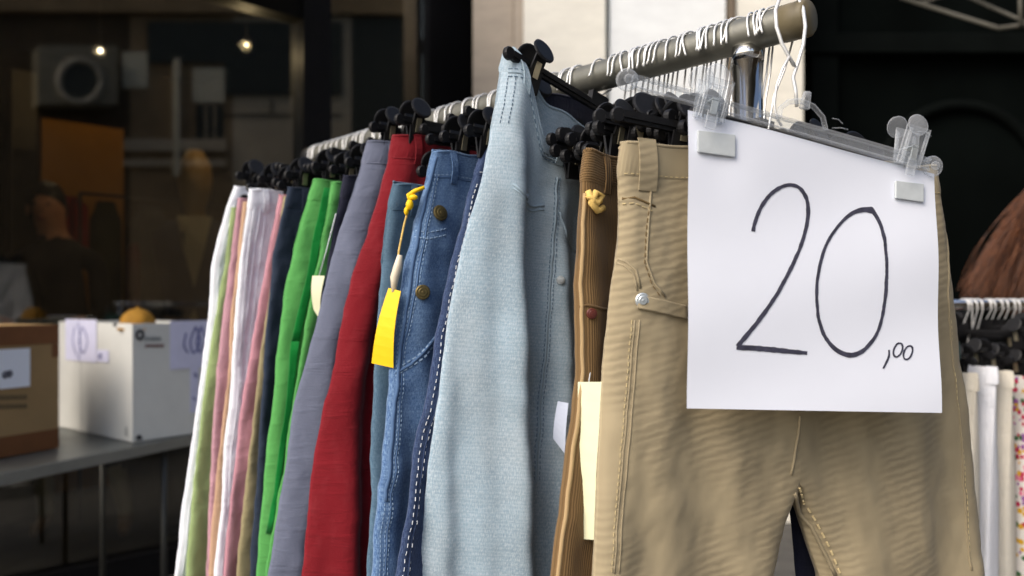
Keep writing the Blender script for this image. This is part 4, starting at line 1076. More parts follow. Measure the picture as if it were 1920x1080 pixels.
def open_box(name, label, c, dx, dy, w_, d_, h_, mat, th=0.006, wmat=None):
    """open carton; c: near corner on the table, dx/dy: unit edges"""
    e = empty(name, c, label, 'box')
    z = Vector((0, 0, 1))
    def slab(nm, a, b, o):
        mb = MB(); mb.quadbox([a, b, b + z * h_, a + z * h_], o); return mb.build(nm, mat, e, bevel=0.0015)
    O = Vector((0, 0, 0.001))
    slab('panel', O, O + dx * w_, dy * th)
    slab('panel', O + dy * (d_ - th), O + dy * (d_ - th) + dx * w_, dy * th)
    slab('panel', O + dy * (th + .0005), O + dy * (d_ - th - .0005), dx * th)
    slab('panel', O + dy * (th + .0005) + dx * (w_ - th), O + dy * (d_ - th - .0005) + dx * (w_ - th), dx * th)
    mb = MB(); a = O + z * 0.002 + dx * th + dy * th; mb.quadbox([a, a + dx * (w_ - 2 * th), a + dx * (w_ - 2 * th) + dy * (d_ - 2 * th), a + dy * (d_ - 2 * th)], z * 0.005); mb.build('base', mat, e)
    return e
M['whitebox'] = mat_plain('white_board', (0.62, 0.62, 0.58, 1), 0.7, 0, 0.08, 4, 0.1, 30)
wc = P(248, 830, 2.49); wc.z = TBZ
wl, wr = Vector((-0.797, 0.603, 0)), Vector((0.603, 0.797, 0))
wb = open_box('white_box', 'open white carton with paper notes on the steel table', wc, wl, wr, 0.54, 0.31, 0.385, M['whitebox'])
def facepts(c, ax, up, out):   # patch factory on a box face
    return lambda a, b, off=0.0: ax * a + Vector((0, 0, b)) + out * off
fL = facepts(wc, wl, 1, -wr); fR = facepts(wc, wr, 1, -wl)
def flat(name, f, a0, a1, b0, b1, off, th, mat, parent, sk=0.0):
    mb = MB(); q = [f(a0, b0, off), f(a1, b0 + sk, off), f(a1, b1 + sk, off), f(a0, b1, off)]; mb.quadbox(q, f(0, 0, th)); return mb.build(name, mat, parent)
def scrib(name, f, pts, mat, parent, off, wd=0.005):
    q = spline(pts, 6); mb = MB(); vs, fs = [], []
    for i, (x, y) in enumerate(q):
        x0, y0 = q[max(0, i - 1)]; x1, y1 = q[min(len(q) - 1, i + 1)]; l = math.hypot(x1 - x0, y1 - y0) or 1
        nx, ny = -(y1 - y0) / l * wd / 2, (x1 - x0) / l * wd / 2
        vs += [f(x + nx, y + ny, off), f(x - nx, y - ny, off)]
    for i in range(len(q) - 1): fs.append([2 * i, 2 * i + 1, 2 * i + 3, 2 * i + 2])
    return link(name, mesh(name, vs, fs, False), mat, parent)
def fl_ab(px, py, c, ax):      # pixel -> (a along ax, height) on that face
    q = (px - CX) / FPX; a = (q * c.y - c.x) / (ax.x - q * ax.y); Y = c.y + ax.y * a
    return a, CAMZ + (HY - py) / FPX * Y - c.z
def note(label, c, ax, out, x0, x1, y0, y1, strokes, parentbox, mat=None, ink=None, off=0.002):
    f = facepts(c, ax, 1, out)
    a0, b1 = fl_ab(x0, y0, c, ax); a1, b0 = fl_ab(x1, y1, c, ax)
    if a0 > a1: a0, a1 = a1, a0
    e = empty('paper_note', c + f((a0 + a1) / 2, b0), label, 'note', 'paper notes stuck on the boxes'); oo = -f((a0 + a1) / 2, b0)
    g = lambda a, b, off=0.0: f(a, b, off) + oo * 1.0
    mb = MB(); mb.quadbox([g(a0, b0, off), g(a1, b0, off), g(a1, b1, off), g(a0, b1, off)], out * 0.0008); mb.build('sheet', mat or M['lav'], e)
    for st_ in strokes:
        scrib('scribble', g, [fl_ab(x, y, c, ax) for x, y in st_], ink or M['bluink'], e, off + 0.0015, 0.007)
    return e
note('pale lavender note on the left face of the white box', wc, wl, -wr, 124, 182, 598, 680, [[(142, 612), (138, 640), (146, 668)], [(156, 612), (150, 640), (158, 662), (166, 640), (158, 614)], [(148, 604), (152, 640), (150, 676)]], wb)
note('small lavender strip below the left note on the white box', wc, wl, -wr, 183, 205, 655, 680, [[(186, 668), (192, 664), (190, 672), (186, 668)]], wb)
note('pale lavender note with scrawled numbers on the right face of the white box', wc, wr, -wl, 318, 392, 602, 688, [[(348, 624), (344, 648), (352, 662)], [(366, 612), (356, 640), (362, 662), (374, 640), (366, 612)], [(376, 612), (368, 640), (374, 660), (384, 636), (376, 612)]], wb)
note('narrow lavender strip hanging at the right edge of the white box', wc, wr, -wl, 356, 372, 690, 772, [[(362, 700), (368, 704), (364, 708)], [(360, 745), (366, 750)]], wb)
# print on the white box: round mark with two short lines of lettering, corner marks
fr = lambda pts, nm, mat, wd: scrib(nm, fR, [fl_ab(x, y, wc, wr) for x, y in pts], mat, wb, 0.0016, wd)
m_pr = mat_plain('print_black', (0.03, 0.03, 0.035, 1), 0.7); m_prr = mat_plain('print_red', rgb(120, 82, 78), 0.7); m_pg = mat_plain('print_grey', rgb(110, 116, 118), 0.7)
fr([(262 + 6 * math.cos(a), 628 + 8 * math.sin(a)) for a in [2 * math.pi * k / 8 for k in range(9)]], 'logo_mark', m_pr, 0.010)
for k, x in enumerate((272, 279, 285, 291, 297)): fr([(x, 640), (x + 2, 632), (x + 4, 638)], 'lettering', m_pg, 0.004)
for k, x in enumerate((272, 278, 284, 290, 296, 302)): fr([(x, 652), (x + 2, 646), (x + 3, 650), (x + 4, 645)], 'lettering', m_prr, 0.004)
fr([(256, 824), (260, 818), (264, 824)], 'corner_mark', m_pr, 0.012)
scrib('corner_mark', fL, [fl_ab(218, 606, wc, wl), fl_ab(216, 610, wc, wl), fl_ab(214, 606, wc, wl)], m_pr, wb, 0.0016, 0.012)
scrib('corner_mark', fL, [fl_ab(238, 800, wc, wl), fl_ab(237, 812, wc, wl), fl_ab(239, 816, wc, wl)], m_pg, wb, 0.0016, 0.008)
scrib('board_seam', fL, [fl_ab(152, 606, wc, wl), fl_ab(152, 700, wc, wl), fl_ab(153, 808, wc, wl)], mat_plain('seam_shade', rgb(160, 160, 156), 0.8), wb, 0.0006, 0.004)
# yellow cap lying in the box
cpos = P(258, 606, 2.62)
cap = empty('yellow_cap', cpos, 'mustard yellow cap sticking out of the white box', 'cap')
vs, fs = [], []
for i in range(9):
    ph = math.pi / 2 * i / 8
    for k in range(20):
        t = 2 * math.pi * k / 20; rr = 0.055 * math.cos(ph) * (1 + 0.05 * math.sin(6 * t)); vs.append((rr * math.cos(t), rr * math.sin(t), 0.055 * math.sin(ph) - 0.005))
for i in range(8):
    for k in range(20): fs.append([i * 20 + k, i * 20 + (k + 1) % 20, (i + 1) * 20 + (k + 1) % 20, (i + 1) * 20 + k])
m_cap = mat_plain('mustard', rgb(160, 116, 34), 0.8, 0, 0.2, 20, 0.3, 120)
link('crown', mesh('crown', vs, fs), m_cap, cap)
mb = MB(); mb.quadbox([(-0.045, -0.04, -0.012), (0.05, -0.05, -0.012), (0.075, -0.10, -0.02), (-0.02, -0.10, -0.022)], (0, 0, 0.005)); mb.build('peak', m_cap, cap, bevel=0.002)
mb = MB(); mb.ball((0, 0, 0.051), 0.006, 8, 6); mb.build('top_button', m_cap, cap, True)
# clothes filling the box
def heap(name, label, c, ax, ay, w_, d_, h_, mat, seed):
    rn = random.Random(seed); ph = [rn.uniform(0, 6) for _ in range(6)]; n = 24; vs, fs = [], []
    for j in range(n + 1):
        for i in range(n + 1):
            a, b = i / n, j / n
            e_ = (math.sin(math.pi * a) * math.sin(math.pi * b)) ** 0.4
            zz = h_ * e_ * (0.75 + 0.15 * math.sin(9 * a + ph[0]) * math.sin(7 * b + ph[1]) + 0.12 * math.sin(17 * a + 12 * b + ph[2]))
            vs.append(ax * (w_ * (a - 0.5)) + ay * (d_ * (b - 0.5)) + Vector((0, 0, zz)))
    for j in range(n):
        for i in range(n): k = j * (n + 1) + i; fs.append([k, k + 1, k + n + 2, k + n + 1])
    me = mesh(name, vs, fs, True, [(v.x, v.y) for v in vs]); o = link(name, me, mat); o.location = c
    return tag(o, label, 'clothes')
heap('folded_clothes', 'heap of pale crumpled clothes filling the white box', wc + wl * 0.27 + wr * 0.155 + Vector((0, 0, 0.2)), wl, wr, 0.51, 0.28, 0.15, C['ivory'], 3)

# brown carton
M['carton'] = mat_plain('brown_card', rgb(152, 124, 84), 0.8, 0, 0.1, 4, 0.15, 40)
M['tape'] = mat_plain('carton_tape', rgb(112, 70, 38), 0.55, 0, 0.15, 10, 0.15, 60)
bc = P(110, 840, 2.4); bc.z = TBZ; bc = bc + tback * 0.0
bl_, bb_ = -tdir, tback
bb = open_box('brown_carton', 'brown cardboard carton with darker tape bands at far left', bc, bl_, bb_, 0.52, 0.34, 0.385, M['carton'])
fB = facepts(bc, bl_, 1, -bb_)
flat('tape_band', fB, 0.0, 0.52, 0.328, 0.386, 0.0008, 0.001, M['tape'], bb); flat('tape_band', fB, 0.0, 0.52, 0.0015, 0.062, 0.0008, 0.001, M['tape'], bb)
flat('tape_band', fB, 0.20, 0.24, 0.064, 0.165, 0.0008, 0.001, M['tape'], bb); flat('tape_band', fB, 0.0, 0.022, 0.285, 0.327, 0.0008, 0.001, M['tape'], bb)
for nm, y in (('lettering', 745), ('lettering', 762)):
    for x in range(-12, 52, 8):
        scrib(nm, fB, [fl_ab(x, y + 5 - x * 0.03, bc, bl_), fl_ab(x + 2, y - 3 - x * 0.03, bc, bl_), fl_ab(x + 5, y + 4 - x * 0.03, bc, bl_)], mat_plain('faint_print', rgb(106, 90, 64), 0.8) if 'fp' not in M else M['fp'], bb, 0.0016, 0.006); 
note('white note with a number on the brown carton', bc, bl_, -bb_, -30, 55, 657, 724, [[(8, 697), (4, 703), (8, 708), (12, 701), (8, 697)], [(16, 695), (13, 701), (16, 706), (20, 700), (16, 695)]], bb, M['paper'], M['ink'], 0.003)

# ------------------------------------------------------------------ second rack at right
R2 = P(1700, 572, 1.80); R2D = Vector((0.93, 0.367, 0)).normalized(); R2U = Vector((R2D.y, -R2D.x, 0))
def rail2(s): return R2 + R2D * s
def s2(px, near=0.165):
    q = (px - CX) / FPX; o = R2 + R2U * near; return (q * o.y - o.x) / (R2D.x - q * R2D.y)
rk2 = empty('clothes_rack', (rail2(0.5).x, rail2(0.5).y, 0), 'low chrome clothes rail at right edge behind the beige trousers', 'clothes rack'); r2o = -Vector((rail2(0.5).x, rail2(0.5).y, 0))
mb = MB(); mb.tube([rail2(-0.1) + r2o, rail2(1.1) + r2o], 0.013, 16); mb.build('top_rail', M['chrome'], rk2, True)
for s in (-0.06, 1.06):
    b0 = rail2(s) + r2o
    mb = MB(); mb.tube([b0, Vector((b0.x, b0.y, 0.05))], 0.012, 14); mb.build('post', M['chrome'], rk2, True)
    mb = MB(); mb.tube([Vector((b0.x, b0.y, 0.04)) - R2U * 0.25, Vector((b0.x, b0.y, 0.04)) + R2U * 0.25], 0.014, 12); mb.build('foot_bar', M['chrome'], rk2, True)
_RR = RR; RR = 0.0125
G2 = 'garments on the low rack at right'
def sec(label, px, mat, left, seed, W=0.34, L=0.9, **kw):
    s_ = s2(px); p = rail2(s_)
    t = Trousers('trousers', label, mat, left, 0, U=-R2U if False else R2U, O=Vector((p.x, p.y, 0)), W=-W, T=0.016, seed=seed, amp=0.006, L=L, group=G2, NP=18, NV=40, band=kw.get('band', True))
    return t
def garment2(name, label, px0, px1, py, mat, seed, L=0.95, W=0.34, cat='trousers', flare=0.0, near=0.17):
    """a garment seen edge-on between px0 and px1 on the low rack"""
    sa, sb = s2(px0), s2(px1); s_ = (sa + sb) / 2
    base = rail2(s_); ztop = CAMZ + (HY - py) / FPX * (base.y - 0.16)
    e = empty(name, (base.x, base.y, ztop - L), label, cat, G2)
    hw = (sb - sa) / 2 * 0.92; rn = random.Random(seed); ph = [rn.uniform(0, 6.28) for _ in range(5)]
    n, m = 36, 50; vs, fs, uv = [], [], []
    for j in range(m + 1):
        v = L * j / m
        for i in range(n):
            a = 2 * math.pi * i / n; ca, sa_ = math.cos(a), math.sin(a)
            u = (abs(ca) ** 0.45) * math.copysign(1, ca) * W / 2 * (1 + flare * v); g = (abs(sa_) ** 0.75) * math.copysign(1, sa_) * hw * (0.55 + 0.45 * sm(v / 0.3))
            g += 0.005 * math.sin(3 * a + 4 * v + ph[0]) * sm(v / 0.2) + 0.004 * math.sin(20 * u + 3 * v + ph[1]) + 0.003 * math.sin(7 * a + ph[2] + 9 * v)
            p = R2U * u + R2D * g + Vector((0, 0, L - v)); vs.append(p); uv.append((a * 0.09, -v))
    for j in range(m):
        for i in range(n): i2 = (i + 1) % n; fs.append([j * n + i, j * n + i2, (j + 1) * n + i2, (j + 1) * n + i])
    link('cloth', mesh('cloth', vs, fs, True, uv), mat, e)
    b = 5; vs2 = []
    for j in range(5):
        for i in range(n):
            v = vs[j * n + i] if j < 3 else vs[2 * n + i]; c = Vector((0, 0, v.z)); vs2.append(c + (v - c) * (1.03 if 0 < j < 4 else 1.012) + R2D * 0.0)
    fs2 = [[j * n + i, j * n + (i + 1) % n, (j + 1) * n + (i + 1) % n, (j + 1) * n + i] for j in range(2) for i in range(n)]
    link('waistband', mesh('waistband', vs2[:3 * n], fs2, True, uv[:3 * n]), mat, e)
    hanger(rail2(s_), R2U, max(0.05, RZ2 - ztop - 0.028), 'black clip hanger over the ' + label.split(',')[0], half=0.16, clip_u=0.13, group='hangers on the low rack')
    return e
RZ2 = R2.z
garment2('trousers', 'dark teal trousers, leftmost on the low rack at right', 1762, 1814, 640, C['teal'], 51)
garment2('trousers', 'ivory trousers, between dark teal and bright white ones on the low rack', 1816, 1842, 700, C['ivory'], 52)
garment2('trousers', 'bright white trousers, on the low rack at right', 1843, 1884, 688, C['white'], 53)
garment2('trousers', 'cream trousers, next to the floral garment on the low rack', 1886, 1908, 696, C['ivory'], 54)
garment2('skirt', 'flower printed skirt, at the right edge on the low rack', 1912, 1965, 706, C['floral'], 55, cat='skirt', flare=0.35)
for i, px in enumerate((1806, 1822, 1832, 1848, 1856, 1870, 1880, 1893, 1902, 1916)):
    rn = random.Random(500 + i)
    hanger(rail2(s2(px, 0.0)), R2U, rn.choice((0.05, 0.06, 0.075)), 'black clip hanger packed on the low rack at right, pale hook on the rail', half=0.16, clip_u=rn.uniform(0.09, 0.14), lean=rn.uniform(-0.01, 0.01), group='spare hangers on the low rack')
RR = _RR

# ------------------------------------------------------------------ people
def person(name, label, joints, edges, mats, assign, loc):
    me = bpy.data.meshes.new(name); me.from_pydata([j[0] for j in joints], edges, [])
    o = bpy.data.objects.new('tmp', me); COL.objects.link(o)
    md = o.modifiers.new('skin', 'SKIN'); md.use_smooth_shade = True
    for i, j in enumerate(joints):
        sv = me.skin_vertices[0].data[i]; r = j[1]; sv.radius = r if isinstance(r, tuple) else (r, r); sv.use_root = (i == 0)
    s2_ = o.modifiers.new('sub', 'SUBSURF'); s2_.levels = 2; s2_.render_levels = 2
    dg = bpy.context.evaluated_depsgraph_get(); ev = o.evaluated_get(dg); nm = bpy.data.meshes.new_from_object(ev)
    bpy.data.objects.remove(o)
    nm.materials.clear()
    for m in mats: nm.materials.append(m)
    for p in nm.polygons: p.material_index = assign(p.center); p.use_smooth = True
    e = empty(name, loc, label, 'person'); b = link('body', nm, None, e); return e
m_skin = mat_plain('skin', rgb(205, 140, 105), 0.55, 0, 0.08, 20, 0.05)
m_coat = mat_plain('black_coat', (0.006, 0.006, 0.008, 1), 0.8); m_trs = mat_plain('dark_trousers', (0.012, 0.012, 0.014, 1), 0.85)
m_sock = mat_plain('pale_sock', rgb(176, 164, 140), 0.85); m_shoe = mat_plain('beige_shoe', rgb(150, 118, 84), 0.6)
# person in the shop: faces the window, one foot forward
def std_joints(lean=(0, 0), footL=(0.1, -0.05), footR=(-0.12, 0.1), armL=None, armR=None, head=(0, 0)):
    lx, ly = lean; hx_, hy_ = head
    J = [((0, 0, 0.95), (0.16, 0.115)), ((lx * .3, ly * .3, 1.12), (0.145, 0.105)), ((lx * .7, ly * .7, 1.32), (0.17, 0.115)), ((lx, ly, 1.44), (0.12, 0.085)), ((lx + hx_ * .2, ly + hy_ * .2, 1.52), 0.055),
         ((lx + hx_ * .6, ly + hy_ * .6 - 0.01, 1.60), (0.070, 0.085)), ((lx + hx_, ly + hy_ - 0.005, 1.68), (0.078, 0.098)), ((lx + hx_, ly + hy_, 1.75), (0.055, 0.07)),
         ((0.09, 0, 0.86), 0.088), (((footL[0] + 0.09) / 2 + 0.01, footL[1] / 2 - 0.03, 0.49), 0.060), ((footL[0], footL[1], 0.10), 0.042), ((footL[0], footL[1] - 0.02, 0.045), 0.042), ((footL[0] + 0.01, footL[1] - 0.13, 0.035), (0.042, 0.03)), ((footL[0] + 0.015, footL[1] - 0.19, 0.03), (0.034, 0.022)),
         ((-0.09, 0, 0.86), 0.088), (((footR[0] - 0.09) / 2 - 0.01, footR[1] / 2 - 0.03, 0.49), 0.060), ((footR[0], footR[1], 0.10), 0.042), ((footR[0], footR[1] - 0.02, 0.045), 0.042), ((footR[0] - 0.01, footR[1] - 0.13, 0.035), (0.042, 0.03)), ((footR[0] - 0.015, footR[1] - 0.19, 0.03), (0.034, 0.022))]
    E = [(0, 1), (1, 2), (2, 3), (3, 4), (4, 5), (5, 6), (6, 7), (0, 8), (8, 9), (9, 10), (10, 11), (11, 12), (12, 13), (0, 14), (14, 15), (15, 16), (16, 17), (17, 18), (18, 19)]
    for sg, el, wr_ in ((1, *(armL or ((0.27, -0.02, 1.14), (0.25, -0.14, 0.94)))), (-1, *(armR or ((-0.27, -0.02, 1.14), (-0.25, -0.14, 0.94))))):
        b = len(J); J.append(((lx + 0.19 * sg, ly, 1.40), 0.058)); J.append((el, 0.045)); J.append((wr_, 0.030))
        d = (Vector(wr_) - Vector(el)).normalized(); side = Vector((0, -1, 0)) if abs(d.y) < 0.8 else Vector((0, 0, -1)); side = (side - d * side.dot(d)).normalized()
        J.append((tuple(Vector(wr_) + d * 0.06), (0.034, 0.017)))
        E += [(3, b), (b, b + 1), (b + 1, b + 2), (b + 2, b + 3)]
        for k, (off, ln) in enumerate(((-0.026, 0.06), (-0.009, 0.075), (0.009, 0.072), (0.024, 0.055))):
            i0 = len(J); p0 = Vector(wr_) + d * 0.092 + side * off
            J.append((tuple(p0), 0.009)); J.append((tuple(p0 + d * ln * 0.6 + Vector((-0.01 * sg, 0, 0))), 0.008)); J.append((tuple(p0 + d * ln + Vector((-0.025 * sg, 0, 0))), 0.007))
            E += [(b + 3, i0), (i0, i0 + 1), (i0 + 1, i0 + 2)]
        i0 = len(J); p0 = Vector(wr_) + d * 0.03 + side * 0.035; J.append((tuple(p0), 0.011)); J.append((tuple(p0 + d * 0.04 + side * 0.02), 0.009)); E += [(b + 2, i0), (i0, i0 + 1)]
    i0 = len(J); J.append(((lx + hx_, ly + hy_ - 0.112, 1.635), 0.011)); E.append((6, i0))
    return J, E
def face_parts(e, c, fw):
    """eyes, mouth, ears on a head whose centre is c and which looks along fw"""
    fw = Vector(fw).normalized(); sd = fw.cross(Vector((0, 0, 1))).normalized(); c = Vector(c)
    m_eye = mat_plain('eye', (0.05, 0.035, 0.03, 1), 0.3); m_lip = mat_plain('lip', rgb(160, 84, 76), 0.5)
    for sg in (-1, 1):
        mb = MB(); mb.ball(c + fw * 0.082 + sd * 0.031 * sg + Vector((0, 0, 0.012)), (0.012, 0.010, 0.007), 10, 6); mb.build('eye', m_eye, e, True)
        mb = MB(); mb.ball(c + sd * 0.078 * sg + Vector((0, 0, -0.01)), (0.012, 0.018, 0.03), 10, 6); mb.build('ear', m_skin, e, True)
    mb = MB(); mb.ball(c + fw * 0.086 + Vector((0, 0, -0.062)), (0.022, 0.010, 0.006), 10, 6); mb.build('mouth', m_lip, e, True)
foot = inside(235, 1005, 0.75)
base = Vector((foot.x - 0.26, foot.y - 0.05, 0.02))
J, E = std_joints(lean=(-0.06, -0.02), footL=(0.26, 0.0), footR=(-0.14, 0.12), armL=((0.16, -0.10, 1.12), (0.06, -0.24, 1.08)), armR=((-0.36, -0.06, 1.14), (-0.22, -0.24, 1.08)), head=(-0.04, -0.02))
def asg(p):
    if p.z < 0.085: return 4
    if p.z < 0.34: return 3
    if p.z < 0.86: return 2
    if p.z > 1.515: return 0
    if p.y < -0.205 and p.z > 0.98: return 0
    return 1
pe = person('person', 'person in black jacket with pale socks standing inside the shop window', J, E, [m_skin, m_coat, m_trs, m_sock, m_shoe], asg, base)
pe.rotation_euler = (0, 0, R(18))
face_parts(pe, (-0.10, -0.045, 1.665), (0, -1, 0))
def hair_cap(e, c, col, name='hair', fall=0.10):
    mb = MB(); n, m = 28, 14; c = Vector(c); vs, fs = [], []
    for i in range(m + 1):
        ph = math.pi * 0.62 * i / m
        for k in range(n):
            t = 2 * math.pi * k / n
            fr_ = max(0, -math.sin(t)); p2 = ph * (1 - 0.36 * fr_)
            r = 1 + 0.03 * math.sin(9 * t + 3 * ph)
            vs.append(c + Vector((0.092 * math.sin(p2) * math.cos(t) * r, 0.112 * math.sin(p2) * math.sin(t) * r + 0.006, 0.118 * math.cos(p2) * r - fall * max(0, math.sin(t)) * (ph / 2) ** 3)))
    for i in range(m):
        for k in range(n): fs.append([i * n + k, (i + 1) * n + k, (i + 1) * n + (k + 1) % n, i * n + (k + 1) % n])
    return link(name, mesh(name, vs, fs), col, e)
hair_cap(pe, (-0.10, -0.025, 1.685), mat_plain('dark_hair', (0.012, 0.009, 0.007, 1), 0.5, 0, 0.4, 60))

# woman with auburn hair beyond the low rack, head bent over to the left
wp = Vector((2.07, 2.62, 0))
J, E = std_joints(lean=(-0.06, -0.10), footL=(0.12, 0.02), footR=(-0.12, 0.06), armL=((0.30, -0.08, 1.14), (0.22, -0.30, 1.06)), armR=((-0.22, -0.12, 1.16), (-0.12, -0.32, 1.08)), head=(-0.03, -0.05))
def asg2(p):
    if p.z < 0.085: return 2
    if p.z < 0.90: return 1
    if p.z > 1.515: return 0
    if p.y < -0.30 and p.z > 0.9: return 0
    return 1
pw = person('person', 'person in dark clothes with long auburn hair at right edge', J, E, [m_skin, mat_plain('dark_dress', (0.008, 0.012, 0.012, 1), 0.8), m_coat], asg2, wp)
face_parts(pw, (-0.09, -0.155, 1.665), (0, -1, 0))
def auburn():
    m, nt, b = newmat('auburn_hair')
    tc = nt.nodes.new('ShaderNodeTexCoord').outputs['Object']
    f = noise(nt, mapping(nt, tc, (60, 60, 6)), 1.0, 3)
    nt.links.new(mixc(nt, ramp(nt, f, 0.35, 0.65), rgb(52, 27, 14), rgb(124, 74, 40)), b.inputs['Base Color'])
    b.inputs['Roughness'].default_value = 0.42; return m
m_aub = auburn()
hd = Vector((-0.09, -0.13, 1.69))
cap_ = hair_cap(pw, hd, m_aub, 'hair', 0.1)
mb = MB(); rn = random.Random(9)
for k in range(1500):
    t = rn.random(); a = rn.uniform(-0.2, math.pi * 1.15)
    st_ = hd + Vector((0.094 * math.cos(a) * 0.95, 0.10 * math.sin(a) * 0.6 - 0.01, rn.uniform(-0.02, 0.10)))
    tx, tz = rn.uniform(1600, 2010), 0
    ex = 1796 + 270 * t ** 0.75; ey = 500 + 95 * (1 - abs(t - 0.35)) * rn.uniform(0.45, 1.05)
    en = P(ex, ey, 2.42 + rn.uniform(-0.06, 0.08)) - wp
    m1 = st_ * 0.72 + en * 0.28 + Vector((-0.03 - 0.05 * (1 - t), -0.02, 0.03 * (1 - t) + 0.02)); m2 = st_ * 0.30 + en * 0.70 + Vector((-0.03 * (1 - t), -0.01, 0.045 + rn.uniform(-0.01, 0.02)))
    pts = []
    for q in range(13):
        s_ = q / 12; pts.append(st_ * (1 - s_) ** 3 + m1 * 3 * s_ * (1 - s_) ** 2 + m2 * 3 * s_ * s_ * (1 - s_) + en * s_ ** 3 + Vector((0.012 * s_ * math.sin(7 * s_ + k), 0.01 * s_ * math.cos(9 * s_ + 2 * k), 0.012 * s_ * math.sin(5 * s_ + 3 * k))))
    mb.tube(pts, [0.0017 * (1 - 0.85 * (q / 12) ** 2.5) * rn.uniform(0.8, 1.2) for q in range(13)], 5, False)
ho = mb.build('hair_lengths', m_aub, pw, True); ho['kind'] = 'stuff'

# ------------------------------------------------------------------ things inside the shop
def torso_form(name, label, px, py_head, d, cloth_m, collar_m, skin_m):
    c = inside(px, 570, d); hzz = inside(px, py_head, d).z
    e = empty(name, (c.x, c.y, 0.02), label, 'mannequin')
    k = hzz / 1.72
    prof = [(0.0, 0.15, 0.15), (0.03, 0.15, 0.15), (0.035, 0.02, 0.02), (0.80, 0.02, 0.02), (0.82, 0.15, 0.10), (0.95, 0.18, 0.12), (1.10, 0.145, 0.10), (1.28, 0.19, 0.125), (1.42, 0.21, 0.11), (1.48, 0.13, 0.08), (1.50, 0.055, 0.055)]
    def lathe(nm, pr, mat, cx=0, cy=0):
        n = 24; vs, fs = [], []
        for z, a, b in pr:
            for i in range(n): t = 2 * math.pi * i / n; vs.append((cx + a * math.cos(t), cy + b * math.sin(t), z * k))
        for j in range(len(pr) - 1):
            for i in range(n): fs.append([j * n + i, j * n + (i + 1) % n, (j + 1) * n + (i + 1) % n, (j + 1) * n + i])
        return link(nm, mesh(nm, vs, fs), mat, e)
    lathe('stand', prof[:4], M['black']); lathe('jacket', prof[4:], cloth_m)
    lathe('head', [(1.49, 0.05, 0.05), (1.55, 0.052, 0.055), (1.60, 0.075, 0.09), (1.68, 0.088, 0.105), (1.76, 0.078, 0.095), (1.82, 0.04, 0.05), (1.83, 0.005, 0.005)], skin_m)
    mb = MB(); y = -0.13
    mb.add([Vector(v) * 1 for v in ((-0.085, y + 0.04, 1.50 * k), (0.085, y + 0.04, 1.50 * k), (0.05, y - 0.008, 1.34 * k), (0, y - 0.012, 1.16 * k), (-0.05, y - 0.008, 1.34 * k), (-0.085, y + 0.055, 1.50 * k), (0.085, y + 0.055, 1.50 * k), (0, y + 0.02, 1.16 * k))], [(0, 4, 3), (0, 3, 2), (0, 2, 1), (5, 6, 7), (0, 1, 6, 5), (1, 2, 3, 7, 6), (3, 4, 0, 5, 7)])
    mb.build('shirt_front', collar_m, e)
    mb = MB(); mb.add([Vector(v) for v in ((0, y - 0.004, 1.06 * k), (0.10, y + 0.03, 0.84 * k), (-0.10, y + 0.03, 0.84 * k), (0, y + 0.02, 1.06 * k), (0.1, y + 0.05, 0.84 * k), (-0.1, y + 0.05, 0.84 * k))], [(0, 2, 1), (3, 4, 5), (0, 1, 4, 3), (1, 2, 5, 4), (2, 0, 3, 5)])
    mb.build('shirt_tail', collar_m, e)
    e.rotation_euler = (0, 0, R(20)); return e
torso_form('mannequin', 'mannequin with navy jacket and pale V neck inside the shop', 366, 330, 0.55, mat_plain('navy_wool', (0.012, 0.02, 0.045, 1), 0.85), mat_plain('oat_shirt', rgb(150, 138, 112), 0.85), mat_plain('form_skin', rgb(150, 118, 72), 0.5))
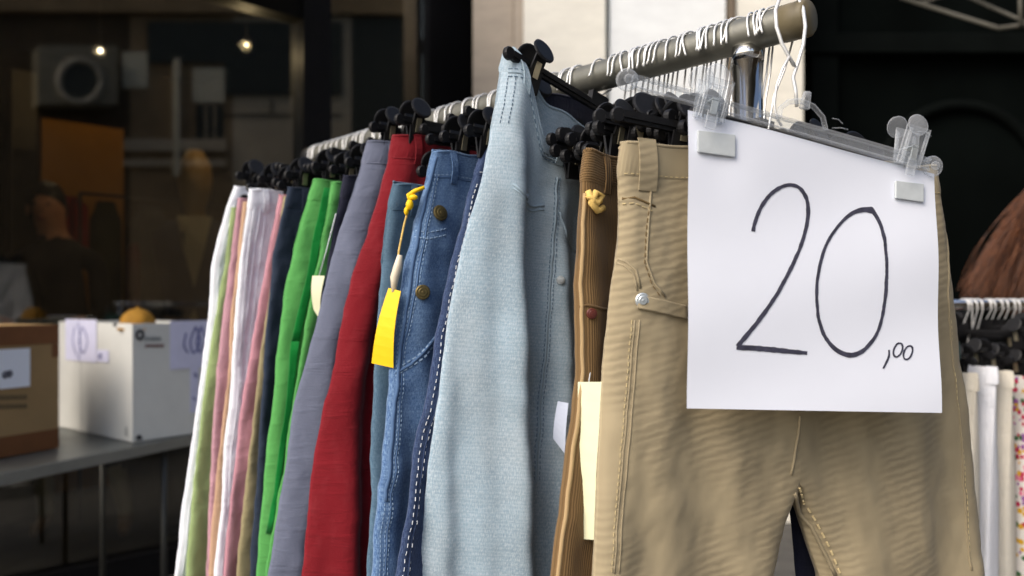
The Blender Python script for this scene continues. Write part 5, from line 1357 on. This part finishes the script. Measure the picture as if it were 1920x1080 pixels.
# shop rack with dark garments
ra, rb2 = inside(150, 362, 1.15), inside(420, 352, 1.15); rb2.z = ra.z
sr = empty('shop_rack', ((ra.x + rb2.x) / 2, (ra.y + rb2.y) / 2, 0.02), 'thin dark garment rack standing inside the shop', 'clothes rack'); srl = -Vector(sr.location)
mb = MB(); mb.tube([ra + srl, rb2 + srl], 0.009, 8); mb.build('top_rail', M['black'], sr, True)
for p_ in (ra, rb2):
    mb = MB(); mb.tube([p_ + srl, Vector((p_.x, p_.y, 0.02)) + srl], 0.009, 8); mb.build('post', M['black'], sr, True)
def dress(px0, px1, py0, py1, d, mat, label, cat, seed):
    a, b = inside(px0, py0, d), inside(px1, py1, d); w_ = (Vector((b.x, b.y, 0)) - Vector((a.x, a.y, 0))).length; h_ = a.z - inside(px0, py1, d).z
    rn = random.Random(seed); ph = rn.uniform(0, 6); n, m = 30, 16; vs, fs = [], []
    for j in range(m + 1):
        v = j / m; k = 0.55 + 0.45 * sm(v / 0.15)
        for i in range(n):
            t = 2 * math.pi * i / n; r = 1 + 0.09 * math.sin(6 * t + ph + 2 * v) * v
            vs.append(FA * (w_ / 2 * k * math.cos(t) * r) + FN * (0.05 * math.sin(t) * r) + Vector((0, 0, -h_ * v)))
    for j in range(m):
        for i in range(n): fs.append([j * n + i, j * n + (i + 1) % n, (j + 1) * n + (i + 1) % n, (j + 1) * n + i])
    fs.append(list(range(n)))
    o = link(cat, mesh(cat, vs, fs), mat); c = (a + b) / 2; o.location = (c.x, c.y, a.z); return tag(o, label, cat, 'garments inside the shop')
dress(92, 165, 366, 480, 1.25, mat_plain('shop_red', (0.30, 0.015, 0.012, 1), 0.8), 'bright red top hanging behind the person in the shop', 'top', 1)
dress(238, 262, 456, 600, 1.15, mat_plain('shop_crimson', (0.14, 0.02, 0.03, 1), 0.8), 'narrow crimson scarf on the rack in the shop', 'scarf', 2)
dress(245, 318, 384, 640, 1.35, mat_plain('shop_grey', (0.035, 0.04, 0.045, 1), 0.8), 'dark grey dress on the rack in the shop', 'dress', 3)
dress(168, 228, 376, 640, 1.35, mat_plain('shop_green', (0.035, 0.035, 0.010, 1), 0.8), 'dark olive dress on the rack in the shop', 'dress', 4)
